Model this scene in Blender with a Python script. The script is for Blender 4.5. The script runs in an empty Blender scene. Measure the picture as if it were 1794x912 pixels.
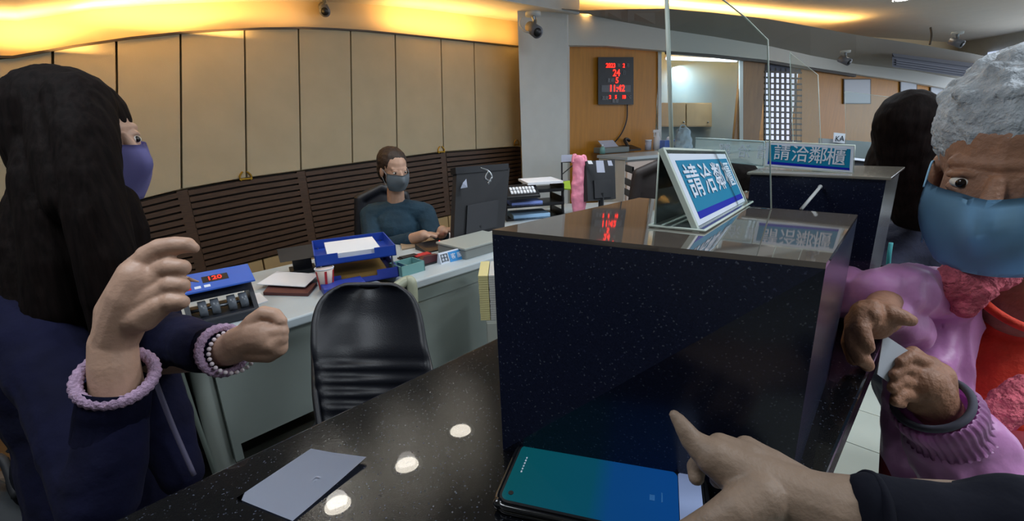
import bpy, bmesh, math, random
from mathutils import Vector, Matrix, noise
random.seed(7)
C = bpy.context.scene.collection
SC = bpy.context.scene
# ------------------------------------------------------------------ camera, world, exposure, lights
HZ = 1.35                       # eye height of the chest-worn camera
F = 800.0; CX, CY = 897.0, 456.0
PITCH = math.atan((CY-220.0)/F); ROLL = -0.04
_f = Vector((0, math.cos(PITCH), -math.sin(PITCH))); _u = Vector((0, math.sin(PITCH), math.cos(PITCH))); _r = Vector((1, 0, 0))
FWD = _f; RIGHT = _r*math.cos(ROLL)+_u*math.sin(ROLL); UP = _u*math.cos(ROLL)-_r*math.sin(ROLL)
EYE = Vector((0, 0, HZ))
cd = bpy.data.cameras.new('camera'); cam = bpy.data.objects.new('camera', cd); C.objects.link(cam)
cd.sensor_width = 36; cd.lens = 36*F/1794; cd.clip_start = 0.02; cd.clip_end = 60
M = Matrix((RIGHT, UP, -FWD)).transposed().to_4x4(); M.translation = EYE; cam.matrix_world = M
SC.camera = cam
w = bpy.data.worlds.new('world'); SC.world = w; w.use_nodes = True
w.node_tree.nodes['Background'].inputs[0].default_value = (0.55, 0.62, 0.75, 1)
w.node_tree.nodes['Background'].inputs[1].default_value = 0.32
SC.view_settings.view_transform = 'Standard'; SC.view_settings.look = 'None'
SC.view_settings.gamma = 1; SC.view_settings.use_curve_mapping = False
SC.view_settings.exposure = 0.0

def area(name, loc, target, sx, sy, power, col, spread=180):
    l = bpy.data.lights.new(name, 'AREA'); l.shape = 'RECTANGLE'; l.size = sx; l.size_y = sy
    l.energy = power; l.color = col; l.spread = math.radians(spread)
    o = bpy.data.objects.new(name, l); C.objects.link(o); o.location = loc
    o.rotation_euler = (Vector(target)-Vector(loc)).to_track_quat('-Z', 'Y').to_euler(); return o
def spot(name, loc, target, power, col, ang=110, r=.05):
    l = bpy.data.lights.new(name, 'SPOT'); l.energy = power; l.color = col; l.spot_size = math.radians(ang); l.spot_blend = .6
    l.shadow_soft_size = r
    o = bpy.data.objects.new(name, l); C.objects.link(o); o.location = loc
    o.rotation_euler = (Vector(target)-Vector(loc)).to_track_quat('-Z', 'Y').to_euler(); return o
COOL = (0.86, 0.93, 1.0); WARM = (1.0, 0.55, 0.16)
FILL_PANELS = [((-1.0, 0.4, 2.5), 20), ((1.6, -0.6, 2.5), 8), ((1.1, 2.6, 2.5), 30), ((3.2, 2.2, 2.5), 30), ((1.7, .2, 2.5), 36)]  # unseen panels added as fill light; the last brightens the person in pink
for i, (p, e) in enumerate(FILL_PANELS):
    area('fill_panel_light', (p[0], p[1], p[2]-.02), (p[0], p[1], 0), 1.1, .5, e, COOL)

# ------------------------------------------------------------------ helpers: rays and frames
S2 = 2**.5
def ray(px, py): return FWD+RIGHT*((px-CX)/F)+UP*((CY-py)/F)
def P(px, py, d): return EYE+ray(px, py)*d
def onz(px, py, z): r = ray(px, py); return EYE+r*((z-HZ)/r.z)
def onv(px, py, v): r = ray(px, py); return EYE+r*(v/((r.y-r.x)/S2))
def W(u, v, z): return Vector(((u-v)/S2, (u+v)/S2, z))
def UV(p): return ((p.x+p.y)/S2, (p.y-p.x)/S2, p.z)
def far_y(x): return 4.9+.45*x
def onfar(px, py, off=0.0):
    r = ray(px, py); t = (4.9-off)/(r.y-.45*r.x); return EYE+r*t

# ------------------------------------------------------------------ materials
def lin(h):
    h = h.lstrip('#'); return tuple(((int(h[i:i+2], 16)/255)/12.92 if int(h[i:i+2], 16) <= 10 else ((int(h[i:i+2], 16)/255+.055)/1.055)**2.4) for i in (0, 2, 4))
MATS = {}
def mat(name, col, rough=.6, metal=0, spec=.5, emit=None, es=1, var=0, vscale=8, bump=0, bscale=60, stretch=None, sheen=0, coat=0, trans=0):
    if name in MATS: return MATS[name]
    m = bpy.data.materials.new(name); m.use_nodes = True; nt = m.node_tree; b = nt.nodes['Principled BSDF']
    c = lin(col) if isinstance(col, str) else col
    b.inputs['Base Color'].default_value = (*c, 1); b.inputs['Roughness'].default_value = rough
    b.inputs['Metallic'].default_value = metal; b.inputs['Specular IOR Level'].default_value = spec
    b.inputs['Sheen Weight'].default_value = sheen; b.inputs['Coat Weight'].default_value = coat
    b.inputs['Transmission Weight'].default_value = trans
    if emit: b.inputs['Emission Color'].default_value = (*lin(emit), 1); b.inputs['Emission Strength'].default_value = es
    tc = nt.nodes.new('ShaderNodeTexCoord'); mp = nt.nodes.new('ShaderNodeMapping'); nt.links.new(tc.outputs['Object'], mp.inputs[0])
    if stretch: mp.inputs['Scale'].default_value = stretch
    if var:
        n = nt.nodes.new('ShaderNodeTexNoise'); n.inputs['Scale'].default_value = vscale; n.inputs['Detail'].default_value = 5
        nt.links.new(mp.outputs[0], n.inputs['Vector'])
        r = nt.nodes.new('ShaderNodeValToRGB'); r.color_ramp.elements[0].position = .3; r.color_ramp.elements[1].position = .7
        r.color_ramp.elements[0].color = (*[x*(1-var) for x in c], 1); r.color_ramp.elements[1].color = (*[min(1, x*(1+var)) for x in c], 1)
        nt.links.new(n.outputs['Fac'], r.inputs[0]); nt.links.new(r.outputs[0], b.inputs['Base Color'])
    if bump:
        n = nt.nodes.new('ShaderNodeTexNoise'); n.inputs['Scale'].default_value = bscale; n.inputs['Detail'].default_value = 4
        nt.links.new(mp.outputs[0], n.inputs['Vector'])
        bp = nt.nodes.new('ShaderNodeBump'); bp.inputs['Strength'].default_value = bump; bp.inputs['Distance'].default_value = .01
        nt.links.new(n.outputs['Fac'], bp.inputs['Height']); nt.links.new(bp.outputs[0], b.inputs['Normal'])
    MATS[name] = m; return m
def granite(name, base, rough, bumpy, speck=.0, coat=0.0):
    m = mat(name, base, rough, spec=.4); nt = m.node_tree; b = nt.nodes['Principled BSDF']
    tc = nt.nodes.new('ShaderNodeTexCoord')
    v = nt.nodes.new('ShaderNodeTexVoronoi'); v.inputs['Scale'].default_value = 900; nt.links.new(tc.outputs['Object'], v.inputs['Vector'])
    sep = nt.nodes.new('ShaderNodeSeparateColor'); nt.links.new(v.outputs['Color'], sep.inputs[0])
    r = nt.nodes.new('ShaderNodeValToRGB'); e = r.color_ramp.elements
    c = lin(base); e[0].position = 0; e[0].color = (*[x*.7 for x in c], 1); e[1].position = .965; e[1].color = (*c, 1)
    k = e.new(.975); k.color = (*[min(1, x*2+.008) for x in c], 1); k = e.new(.996); k.color = (.06+speck, .07+speck, .10+speck, 1)
    nt.links.new(sep.outputs[0], r.inputs[0]); nt.links.new(r.outputs[0], b.inputs['Base Color'])
    b.inputs['Coat Weight'].default_value = coat; b.inputs['Coat Roughness'].default_value = .015
    n = nt.nodes.new('ShaderNodeTexNoise'); n.inputs['Scale'].default_value = 900; nt.links.new(tc.outputs['Object'], n.inputs['Vector'])
    bp = nt.nodes.new('ShaderNodeBump'); bp.inputs['Strength'].default_value = bumpy; bp.inputs['Distance'].default_value = .001
    nt.links.new(n.outputs['Fac'], bp.inputs['Height']); nt.links.new(bp.outputs[0], b.inputs['Normal'])
    return m
def clear(name, tint=(.93, .97, .97), gloss=1.0, haze=0.0):
    if name in MATS: return MATS[name]
    m = bpy.data.materials.new(name); m.use_nodes = True; nt = m.node_tree; nt.nodes.clear()
    o = nt.nodes.new('ShaderNodeOutputMaterial'); t = nt.nodes.new('ShaderNodeBsdfTransparent'); t.inputs[0].default_value = (*tint, 1)
    g = nt.nodes.new('ShaderNodeBsdfGlossy'); g.inputs['Roughness'].default_value = .02; g.inputs[0].default_value = (gloss, gloss, gloss, 1)
    fr = nt.nodes.new('ShaderNodeFresnel'); fr.inputs[0].default_value = 1.22
    mx = nt.nodes.new('ShaderNodeMixShader'); nt.links.new(fr.outputs[0], mx.inputs[0]); nt.links.new(t.outputs[0], mx.inputs[1]); nt.links.new(g.outputs[0], mx.inputs[2])
    if haze:
        df = nt.nodes.new('ShaderNodeBsdfDiffuse'); df.inputs[0].default_value = (.75, .85, .85, 1)
        m2 = nt.nodes.new('ShaderNodeMixShader'); m2.inputs[0].default_value = haze
        nt.links.new(mx.outputs[0], m2.inputs[1]); nt.links.new(df.outputs[0], m2.inputs[2]); nt.links.new(m2.outputs[0], o.inputs[0])
    else: nt.links.new(mx.outputs[0], o.inputs[0])
    MATS[name] = m; return m

CREAM = mat('cream_fabric_board', '#b5a88c', .85, var=.05, vscale=5, bump=.08, bscale=250)
CREAM2 = mat('cream_board_low', '#b09468', .8, var=.04)
WOODD = mat('dark_slat_wood', '#4a3424', .55, var=.3, vscale=14, stretch=(1, 1, 12), bump=.1)
WOODL = mat('honey_wood', '#b5791f', .45, var=.10, vscale=6, stretch=(6, 6, .6))
WOODM = mat('brown_wood', '#8a6238', .5, var=.15, vscale=6, stretch=(5, 5, .6))
WHITEW = mat('white_paint', '#c3c7c6', .7, var=.03)
PLASTER = mat('ceiling_plaster', '#c9c3b5', .85, var=.03)
COVE = mat('cove_plaster', '#d9c29a', .9)
DARKTRIM = mat('dark_trim', '#33291f', .5)
GREYPANEL = mat('desk_grey_panel', '#8d9792', .5, var=.04)
DESKTOP = mat('desk_top_grey', '#b3bdc2', .3, var=.04)
DESKEDGE = mat('desk_edge', '#9fb0b0', .4)
BLK = mat('black_plastic', '#14161b', .4)
BLK2 = mat('black_plastic_matt', '#1b1d22', .65)
LEATHER = mat('black_leather', '#12151f', .46, bump=.12, bscale=300, spec=.6)
NAVY = mat('navy_cloth', '#0c0e2a', .9, var=.2, vscale=20, bump=.3, bscale=35, spec=.2)
NAVYD = mat('dark_navy_cloth', '#090b18', .9, var=.2, bump=.3, bscale=30, spec=.2)
SKIN = mat('skin_pale', '#b8947f', .5, var=.06, vscale=40, bump=.08, bscale=220)
SKIN2 = mat('skin_officer', '#85705f', .6, var=.07, vscale=60, bump=.12, bscale=300)
SKIN3 = mat('skin_tanned', '#946a52', .6, var=.14, vscale=50, bump=.25, bscale=160)
HAIR = mat('hair_dark', '#130d0c', .75, var=.5, vscale=18, stretch=(8, 8, .4), bump=.12, bscale=30, spec=.08)
HAIRW = mat('hair_white', '#a7adb3', .8, var=.25, vscale=60, bump=.8, bscale=120)
LILAC = mat('lilac_knit', '#a68ba6', .9, var=.2, vscale=150, bump=.6, bscale=260)
PINK = mat('pink_nylon', '#c485bd', .45, var=.14, vscale=18, bump=.35, bscale=22, sheen=.2)
FLEECE = mat('pink_fleece', '#c8606f', .95, var=.25, vscale=90, bump=1, bscale=140)
REDSHIRT = mat('red_shirt', '#d23a22', .8, var=.12, vscale=60, bump=.2, bscale=200)
CRIMSON = mat('crimson_lining', '#7c1c2b', .8)
MASKL = mat('mask_lavender', '#8b86c2', .8); MASKB = mat('mask_blue', '#8fbfe0', .8); MASKG = mat('mask_grey', '#8b98a3', .8)
PAPER = mat('white_paper', '#dfe3ea', .7); PAPERG = mat('grey_paper', '#a9b0c4', .7)
BLUEP = mat('blue_plastic', '#2447a8', .4); BLUED = mat('blue_plastic_dark', '#2a3c98', .45)
TEAL = mat('teal_plastic', '#6f9f9d', .5)
SIGNB = mat('sign_blue', '#137fa6', .7, spec=.15); SIGND = mat('sign_deep_blue', '#1222a8', .7, spec=.15)
SIGNW = mat('sign_white', '#d8e0ee', .7, spec=.2)
ACRY = clear('clear_acrylic'); ACRYE = mat('acrylic_edge', '#c6d2c8', .35, spec=.6)
ACRYH = clear('hazy_acrylic', haze=.04)
REFLHAZE = clear('reflection_haze', haze=.45)
LED = mat('red_led', '#ff2a1a', .5, emit='#ff2418', es=3.0)
METAL = mat('steel', '#9aa0a6', .3, metal=1); BRASS = mat('brass', '#a8842c', .4, metal=.8)
GRAN_T = granite('black_granite_counter', '#0b0c10', .12, .12, 0, .35)
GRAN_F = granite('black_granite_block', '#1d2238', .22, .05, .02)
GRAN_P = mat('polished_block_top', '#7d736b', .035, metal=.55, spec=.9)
EYEW = mat('eye_white', '#d8d4cc', .3); EYED = mat('eye_dark', '#1a100b', .2)
RED = mat('red_plastic', '#b92a30', .4); GREEN = mat('green_paper', '#94b83a', .6)

# ------------------------------------------------------------------ helpers: objects
def mesh_obj(name, bm, m, parent=None, smooth=False):
    me = bpy.data.meshes.new(name); bmesh.ops.recalc_face_normals(bm, faces=bm.faces); bm.to_mesh(me); bm.free()
    if smooth:
        for p in me.polygons: p.use_smooth = True
    if m: me.materials.append(m)
    return link(name, me, parent)
def link(name, me, parent=None):
    o = bpy.data.objects.new(name, me); C.objects.link(o)
    if parent is not None:
        o.parent = parent; o.location = -WL(parent)
    return o
def WL(o):
    v = Vector(o.location)
    if o.parent is not None: v = v+WL(o.parent)
    return v
def tag(o, label, cat, group=None, kind=None):
    o['label'] = label; o['category'] = cat
    if group: o['group'] = group
    if kind: o['kind'] = kind
    return o
def thing(name, label, cat, loc, group=None):
    o = bpy.data.objects.new(name, None); C.objects.link(o); o.location = loc; o.empty_display_size = .05
    return tag(o, label, cat, group)
def struct(name, bm, m, parent=None, smooth=False):
    o = mesh_obj(name, bm, m, parent, smooth)
    if parent is None: o['kind'] = 'structure'
    return o
def prism(bm, base, top):
    a = [bm.verts.new(p) for p in base]; b = [bm.verts.new(p) for p in top]; n = len(a)
    bm.faces.new(a[::-1]); bm.faces.new(b)
    for i in range(n): bm.faces.new((a[i], a[(i+1) % n], b[(i+1) % n], b[i]))
    return bm
def box(x0, x1, y0, y1, z0, z1, bm=None, fr=None, bev=0):
    own = bmesh.new(); f = fr or (lambda x, y, z: Vector((x, y, z)))
    prism(own, [f(x0, y0, z0), f(x1, y0, z0), f(x1, y1, z0), f(x0, y1, z0)], [f(x0, y0, z1), f(x1, y0, z1), f(x1, y1, z1), f(x0, y1, z1)])
    bmesh.ops.recalc_face_normals(own, faces=own.faces)
    if bev: bmesh.ops.bevel(own, geom=list(own.edges), offset=bev, segments=2, profile=.5, affect='EDGES')
    if bm is None: return own
    t = bpy.data.meshes.new('t'); own.to_mesh(t); own.free(); bm.from_mesh(t); bpy.data.meshes.remove(t); return bm
def frame_at(loc, ang):
    c, s = math.cos(ang), math.sin(ang); L = Vector(loc)
    return lambda x, y, z: L+Vector((c*x-s*y, s*x+c*y, z))
def plate(pts, th, bm=None):     # polygon with thickness
    bm = bm or bmesh.new(); pts = [Vector(p) for p in pts]
    n = (pts[1]-pts[0]).cross(pts[2]-pts[0]).normalized()*th
    return prism(bm, pts, [p+n for p in pts])
def tube(bm, pts, r, n=8, cap=True, close=False):
    pts = [Vector(p) for p in pts]; rs = r if isinstance(r, (list, tuple)) else [r]*len(pts); rings = []; prev = None
    for i, p in enumerate(pts):
        a = pts[i-1] if i > 0 else (pts[-1] if close else p); b = pts[i+1] if i < len(pts)-1 else (pts[0] if close else p)
        t = (b-a).normalized()
        if prev is None: x = t.orthogonal().normalized()
        else:
            x = prev-t*prev.dot(t); x = x.normalized() if x.length > 1e-6 else t.orthogonal().normalized()
        prev = x; y = t.cross(x)
        rings.append([bm.verts.new(p+(x*math.cos(2*math.pi*k/n)+y*math.sin(2*math.pi*k/n))*rs[i]) for k in range(n)])
    m = len(rings)
    for i in range(m if close else m-1):
        A, B = rings[i], rings[(i+1) % m]
        for k in range(n): bm.faces.new((A[k], A[(k+1) % n], B[(k+1) % n], B[k]))
    if cap and not close: bm.faces.new(rings[0][::-1]); bm.faces.new(rings[-1])
    return bm
def bez(pts, n=16):              # Catmull-Rom through points
    pts = [Vector(p) for p in pts]; out = []; q = [pts[0]]+pts+[pts[-1]]
    for i in range(1, len(q)-2):
        for k in range(n):
            t = k/n; a, b, c, d = q[i-1], q[i], q[i+1], q[i+2]
            out.append(.5*((2*b)+(c-a)*t+(2*a-5*b+4*c-d)*t*t+(3*b-a-3*c+d)*t**3))
    out.append(pts[-1]); return out
def cyl(bm, a, b, r0, r1=None, n=20): return tube(bm, [a, b], [r0, r0 if r1 is None else r1], n)
def ball(bm, c, r, R=None, seg=16, ring=10):
    r = (r, r, r) if not isinstance(r, (tuple, list)) else r
    mt = Matrix.Translation(Vector(c)) @ ((R.to_4x4()) if R is not None else Matrix.Identity(4)) @ Matrix.Diagonal((*r, 1))
    bmesh.ops.create_uvsphere(bm, u_segments=seg, v_segments=ring, radius=1, matrix=mt); return bm
def chain(bm, pts):              # tapered limbs: (point, radius) joined by cones and balls
    for i, (p, r) in enumerate(pts):
        ball(bm, p, r)
        if i: 
            q, s = pts[i-1]
            if (Vector(p)-Vector(q)).length > 1e-5: cyl(bm, q, p, s, r, 14)
    return bm
def pch(bm, pts): return chain(bm, [(P(a, b, d), r*d/F) for a, b, d, r in pts])   # px, py, depth m, apparent radius
def fuse(name, bm, m, parent, voxel=.003, smooth=4, wrinkle=0, wscale=20, ridge=None):
    """voxel-fuses overlapping closed shapes into ONE continuous smooth surface"""
    bmesh.ops.recalc_face_normals(bm, faces=bm.faces)
    me = bpy.data.meshes.new(name); bm.to_mesh(me); bm.free()
    t = bpy.data.objects.new('t', me); C.objects.link(t)
    r = t.modifiers.new('r', 'REMESH'); r.mode = 'VOXEL'; r.voxel_size = voxel
    s = t.modifiers.new('s', 'SMOOTH'); s.factor = .5; s.iterations = smooth
    dg = bpy.context.evaluated_depsgraph_get(); dg.update()
    out = bpy.data.meshes.new_from_object(t.evaluated_get(dg)); bpy.data.objects.remove(t); bpy.data.meshes.remove(me)
    if wrinkle:
        nr = [v.normal.copy() for v in out.vertices]
        for v, n in zip(out.vertices, nr):
            c = Vector((v.co.x*wscale.x, v.co.y*wscale.y, v.co.z*wscale.z)) if isinstance(wscale, Vector) else v.co*wscale
            h = noise.noise(c)+.5*noise.noise(c*2.1)
            if ridge: h = (1-abs(h)*2.2)*.6+.4*h
            v.co = v.co+n*h*wrinkle
    for p in out.polygons: p.use_smooth = True
    out.materials.clear(); out.materials.append(m); out.name = name
    return link(name, out, parent)
FONT_TMP = []
def text(name, s, org, xd, yd, size, m, parent, depth=.0006, bold=0.0, mirror=False, sx=1.0):
    cu = bpy.data.curves.new('t', 'FONT'); cu.body = s; cu.align_x = 'CENTER'; cu.align_y = 'CENTER'; cu.size = size; cu.extrude = depth/2; cu.offset = bold
    cu.resolution_u = 3
    t = bpy.data.objects.new('t', cu); C.objects.link(t)
    dg = bpy.context.evaluated_depsgraph_get(); dg.update()
    me = bpy.data.meshes.new_from_object(t.evaluated_get(dg)); bpy.data.objects.remove(t); bpy.data.curves.remove(cu)
    xd = Vector(xd).normalized(); yd = Vector(yd).normalized(); nd = xd.cross(yd)
    for v in me.vertices:
        x = -v.co.x if mirror else v.co.x
        v.co = Vector(org)+xd*x*sx+yd*v.co.y+nd*v.co.z
    me.materials.clear(); me.materials.append(m)
    return link(name, me, parent)

# ------------------------------------------------------------------ THE SETTING
fl = struct('floor', box(-7, 9, -3.2, 13, -.1, -.006), mat('floor_screed', '#5b5a52', .6, var=.1))
tm = mat('floor_tile', '#a9b0a8', .25, var=.06, vscale=3)
tb = box(-.148, .148, -.148, .148, -.006, 0, fr=lambda x, y, z: W(x, y, z), bev=.002)
tme = bpy.data.meshes.new('tile'); tb.to_mesh(tme); tb.free(); tme.materials.append(tm)
for i in range(40):
    for j in range(8):
        u, v = 1.1+(i-6)*.3, -1.65+.3*j+.02
        o = bpy.data.objects.new('tile', tme); C.objects.link(o); o.parent = fl; o.location = W(u, v, 0)-Vector((0, 0, 0))
VW = 3.536
def wallz(pts): # list of px -> sorted (u,z)
    return sorted((UV(onv(a, b, VW))[0], UV(onv(a, b, VW))[2]) for a, b in pts)
def interp(tab, u):
    if u <= tab[0][0]: return tab[0][1]
    for (a, x), (b, y) in zip(tab, tab[1:]):
        if u <= b: 
            t = (u-a)/(b-a); return x+(y-x)*t
    return tab[-1][1]
TOP = wallz([(0, 107), (92, 90), (203, 72), (315, 60), (427, 53), (520, 51), (612, 54), (690, 61), (770, 69), (828, 75), (908, 83)])
BT = wallz([(0, 410), (120, 383), (250, 350), (318, 333), (430, 313), (526, 300), (640, 284), (773, 267), (913, 257)])
BB = wallz([(0, 545), (350, 480), (480, 446), (560, 425), (690, 398), (790, 375), (913, 345)])
ue = UV(onv(913, 257, VW))[0]
us0 = -1.2
wl = struct('wall_left', box(us0-2, ue+.4, VW+.05, VW+.2, 0, 2.6, fr=W), COVE)
def wpanel(name, u0, u1, zb, zt, v0, v1, m, parent, n=1, bev=.0):
    bm = bmesh.new()
    us = [u0+(u1-u0)*k/n for k in range(n+1)]
    f = [W(u, v0, zb(u)) for u in us]+[W(u, v0, zt(u)) for u in us[::-1]]
    b = [W(u, v1, zb(u)) for u in us]+[W(u, v1, zt(u)) for u in us[::-1]]
    prism(bm, f, b); return mesh_obj(name, bm, m, parent)
SEAM = [(-60, -60), (92, 96), (203, 208), (315, 318), (427, 431), (521, 526), (612, 616), (690, 694), (770, 775), (828, 832), (908, 913)]
def sy(tab, x):
    tab = sorted(tab); return interp(tab, x)
TPX = [(0, 107), (92, 90), (203, 72), (315, 60), (427, 53), (520, 51), (612, 54), (690, 61), (770, 69), (828, 75), (908, 83)]
BPX = [(0, 410), (120, 383), (250, 350), (318, 333), (430, 313), (526, 300), (640, 284), (773, 267), (913, 257)]
ut = [us0]+[UV(onv(a, sy(TPX, a), VW))[0] for a, b in SEAM]; ub = [us0]+[UV(onv(b, sy(BPX, b), VW))[0] for a, b in SEAM]
seams = ub
for i in range(len(ut)-1):
    bm = bmesh.new(); f = []; n = 4
    for k in range(n+1): u = ub[i]+.006+(ub[i+1]-ub[i]-.012)*k/n; f.append((u, interp(BT, u)+.012))
    for k in range(n, -1, -1): u = ut[i]+.006+(ut[i+1]-ut[i]-.012)*k/n; f.append((u, interp(TOP, u)))
    prism(bm, [W(u, VW-.02, z) for u, z in f], [W(u, VW+.05, z) for u, z in f]); mesh_obj('wall_panel', bm, CREAM, wl)
    wpanel('lower_panel', ub[i]+.006, ub[i+1]-.006, lambda u: .04, lambda u: interp(BB, u)-.012, VW-.01, VW+.05, CREAM2, wl, 4)
wpanel('panel_cap', us0, ue, lambda u: interp(TOP, u)-.002, lambda u: interp(TOP, u)+.010, VW-.035, VW+.05, DARKTRIM, wl, 20)
wpanel('slat_backing', us0, ue, lambda u: interp(BB, u), lambda u: interp(BT, u), VW+.01, VW+.05, mat('slat_gap', '#1d140d', .8), wl, 20)
bays = [us0, seams[4], seams[6], seams[9], ue]
NS = 13
for a, b in zip(bays, bays[1:]):
    for k in range(NS):
        lo = lambda u, k=k: interp(BB, u)+(interp(BT, u)-interp(BB, u))*(k+.12)/NS
        hi = lambda u, k=k: interp(BB, u)+(interp(BT, u)-interp(BB, u))*(k+.82)/NS
        wpanel('slat', a+.03, b-.03, lo, hi, VW-.018, VW+.012, WOODD, wl, 4)
for b in bays[1:-1]:
    wpanel('slat_post', b-.03, b+.03, lambda u: interp(BB, u), lambda u: interp(BT, u), VW-.012, VW+.012, WOODD, wl)
for px, py in ((430, 308), (773, 262), (905, 250)):
    bm = bmesh.new(); p = onv(px, py, VW-.03); q = W(1, 0, 0).normalized()
    for s in (-1, 1):
        tube(bm, bez([p+q*.03*s+Vector((0, 0, -.03)), p+q*.035*s+Vector((0, 0, .0)), p+q*.012*s+Vector((0, 0, .03))], 5), .006, 6)
    tube(bm, [p-q*.04-Vector((0, 0, .02)), p+q*.04-Vector((0, 0, .02))], .007, 6)
    mesh_obj('brass_latch', bm, BRASS, wl)
# soffit over the panels, with a fascia on its room side; both follow the sagging line of the panels
CE = [(UV(onv(x, y, VW+.05))[0], UV(onv(x, y, VW+.05))[2]) for x, y in [(0, 55), (120, 32), (250, 20), (400, 12), (520, 10), (640, 14), (760, 25), (880, 40), (935, 48)]]
def soff(u): return interp(CE, u)+.03
bm = bmesh.new(); n = 24; U0, U1 = us0-2, ue+.25
V0 = 2.98
for k in range(n):
    a, b = U0+(U1-U0)*k/n, U0+(U1-U0)*(k+1)/n
    prism(bm, [W(a, V0, soff(a)), W(b, V0, soff(b)), W(b, VW+.06, soff(b)), W(a, VW+.06, soff(a))],
          [W(a, V0, soff(a)+.02), W(b, V0, soff(b)+.02), W(b, VW+.06, soff(b)+.02), W(a, VW+.06, soff(a)+.02)])
struct('ceiling_soffit', bm, PLASTER)
bm = bmesh.new()
for k in range(n):
    a, b = U0+(U1-U0)*k/n, U0+(U1-U0)*(k+1)/n
    prism(bm, [W(a, V0-.04, soff(a)-.02), W(b, V0-.04, soff(b)-.02), W(b, V0, soff(b)-.02), W(a, V0, soff(a)-.02)],
          [W(a, V0-.04, 2.6), W(b, V0-.04, 2.6), W(b, V0, 2.6), W(a, V0, 2.6)])
struct('trim_1', bm, WHITEW)
# warm cove lamps hidden on top of the panelling
for x0, x1, e in ((-60, 150, 5), (150, 420, 8), (420, 540, 1.2), (680, 830, 8), (830, 905, 2)):
    ua, ub = UV(onv(x0, 60, VW))[0], UV(onv(x1, 60, VW))[0]; u = (ua+ub)/2; z = interp(TOP, u)
    o = area('cove_lamp', W(u, VW-.10, z+.012), W(u, VW-.12, z+1), ub-ua, .03, e, WARM)
    o.rotation_euler = Matrix((W(1, 0, 0), W(0, 1, 0)*-1, Vector((0, 0, -1)))).transposed().to_euler()

# main ceiling (its far edge comes down with the cornice line)
ceil = struct('ceiling', box(-7, 9, -3.2, 12, 2.56, 2.7), PLASTER)
# pillar
pa = onv(913, 257, VW); 
pl0, pl1 = onfar(912, 200, .25), onfar(994, 200, .25)
bm = bmesh.new(); back = Vector((.1, .45, 0)); dd = (pl1-pl0).normalized()
pz = lambda p, z: Vector((p.x, p.y, z))
prism(bm, [pz(pl0, 0), pz(pl1, 0), pz(pl1+back, 0), pz(pl0+back, 0)], [pz(pl0, 2.56), pz(pl1, 2.56), pz(pl1+back, 2.56), pz(pl0+back, 2.56)])
struct('wall_pillar', bm, WHITEW)
# far wall
FT = [(993, 79), (1060, 80), (1155, 88), (1250, 95), (1345, 105), (1430, 119), (1530, 134), (1620, 147), (1700, 163), (1800, 183), (2100, 240)]
BM = [(985, 15), (1020, 18), (1100, 16), (1168, 15), (1250, 22), (1345, 33), (1420, 46), (1500, 61), (1600, 76), (1700, 93), (1800, 113), (2100, 170)]
CL = [(985, -25), (1100, -25), (1250, -15), (1345, 2), (1430, 18), (1500, 32), (1600, 42), (1700, 51), (1800, 62), (2100, 110)]
def farpoly(name, top, x0, x1, off, m, zb=0, parent=None, th=.06):
    bm = bmesh.new(); ts = [onfar(x, y, off) for x, y in top if x0 <= x <= x1]
    base = [Vector((t.x, t.y, zb)) for t in ts]
    for i in range(len(ts)-1):
        f = [base[i], base[i+1], ts[i+1], ts[i]]; prism(bm, f, [p+Vector((0, th, 0)) for p in f])
    return mesh_obj(name, bm, m, parent)
def rfar(name, x0, x1, y0, y1, off, m, parent=None, th=.03, skew=0):
    f = [onfar(x0, y1, off), onfar(x1, y1+skew, off), onfar(x1, y0+skew, off), onfar(x0, y0, off)]
    f = [Vector((f[0].x, f[0].y, f[0].z)), Vector((f[1].x, f[1].y, f[1].z)), f[2], f[3]]
    bm = bmesh.new(); prism(bm, f, [p+Vector((0, th, 0)) for p in f]); return mesh_obj(name, bm, m, parent)
wf = farpoly('wall_far', [(985, -60)]+[(x, -60) for x in (1100, 1250, 1345, 1430, 1500, 1600, 1700, 1800, 2100)], 900, 2200, -.75, COVE, 0, None, .1); wf['kind'] = 'structure'
wp = farpoly('wooden_panel', FT[:3], 990, 1160, 0, WOODL, 0, wf)
farpoly('wooden_panel', [(1300, 100), (1345, 105)], 1290, 1346, 0, WOODM, 0, wf)
farpoly('wooden_panel', [(1404, 114), (1430, 119), (1530, 134), (1620, 147), (1700, 163), (1800, 183), (2100, 240)], 1400, 2200, 0, WOODL, 0, wf)
# lit opening into the back room, with its frame
rfar('door_frame', 1153, 1159, 88, 300, .02, WHITEW, wf); rfar('door_frame', 1296, 1302, 97, 300, .02, WHITEW, wf)
br = farpoly('back_room_wall', [(1100, 40), (1200, 40), (1320, 40)], 1000, 1400, -.55, mat('back_room_paint', '#93a5a8', .7), 0, wf)
area('back_room_light', onfar(1225, 112, -.25)+Vector((0, 0, 0)), onfar(1225, 400, -.45), 1.0, .12, 14, (.75, .88, 1.0))
# bright lattice window
wn = rfar('window_1', 1340, 1404, 118, 246, -.05, mat('daylight_pane', '#dfe8ff', .5, emit='#dfe9ff', es=.9), None, .02, 3); wn['kind'] = 'structure'
LAT = mat('lattice_wood', '#3a2f28', .5)
rfar('window_header', 1340, 1404, 112, 125, .0, mat('header_grey', '#3b4054', .6), wn, .03, 4)
for k in range(8): rfar('lattice_bar', 1339+k*9, 1342+k*9, 118+k*.4, 247, .0, LAT, wn, .02)
for k in range(13): rfar('lattice_bar', 1340, 1405, 124+k*10, 127+k*10, .01, LAT, wn, .02, 2)
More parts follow.
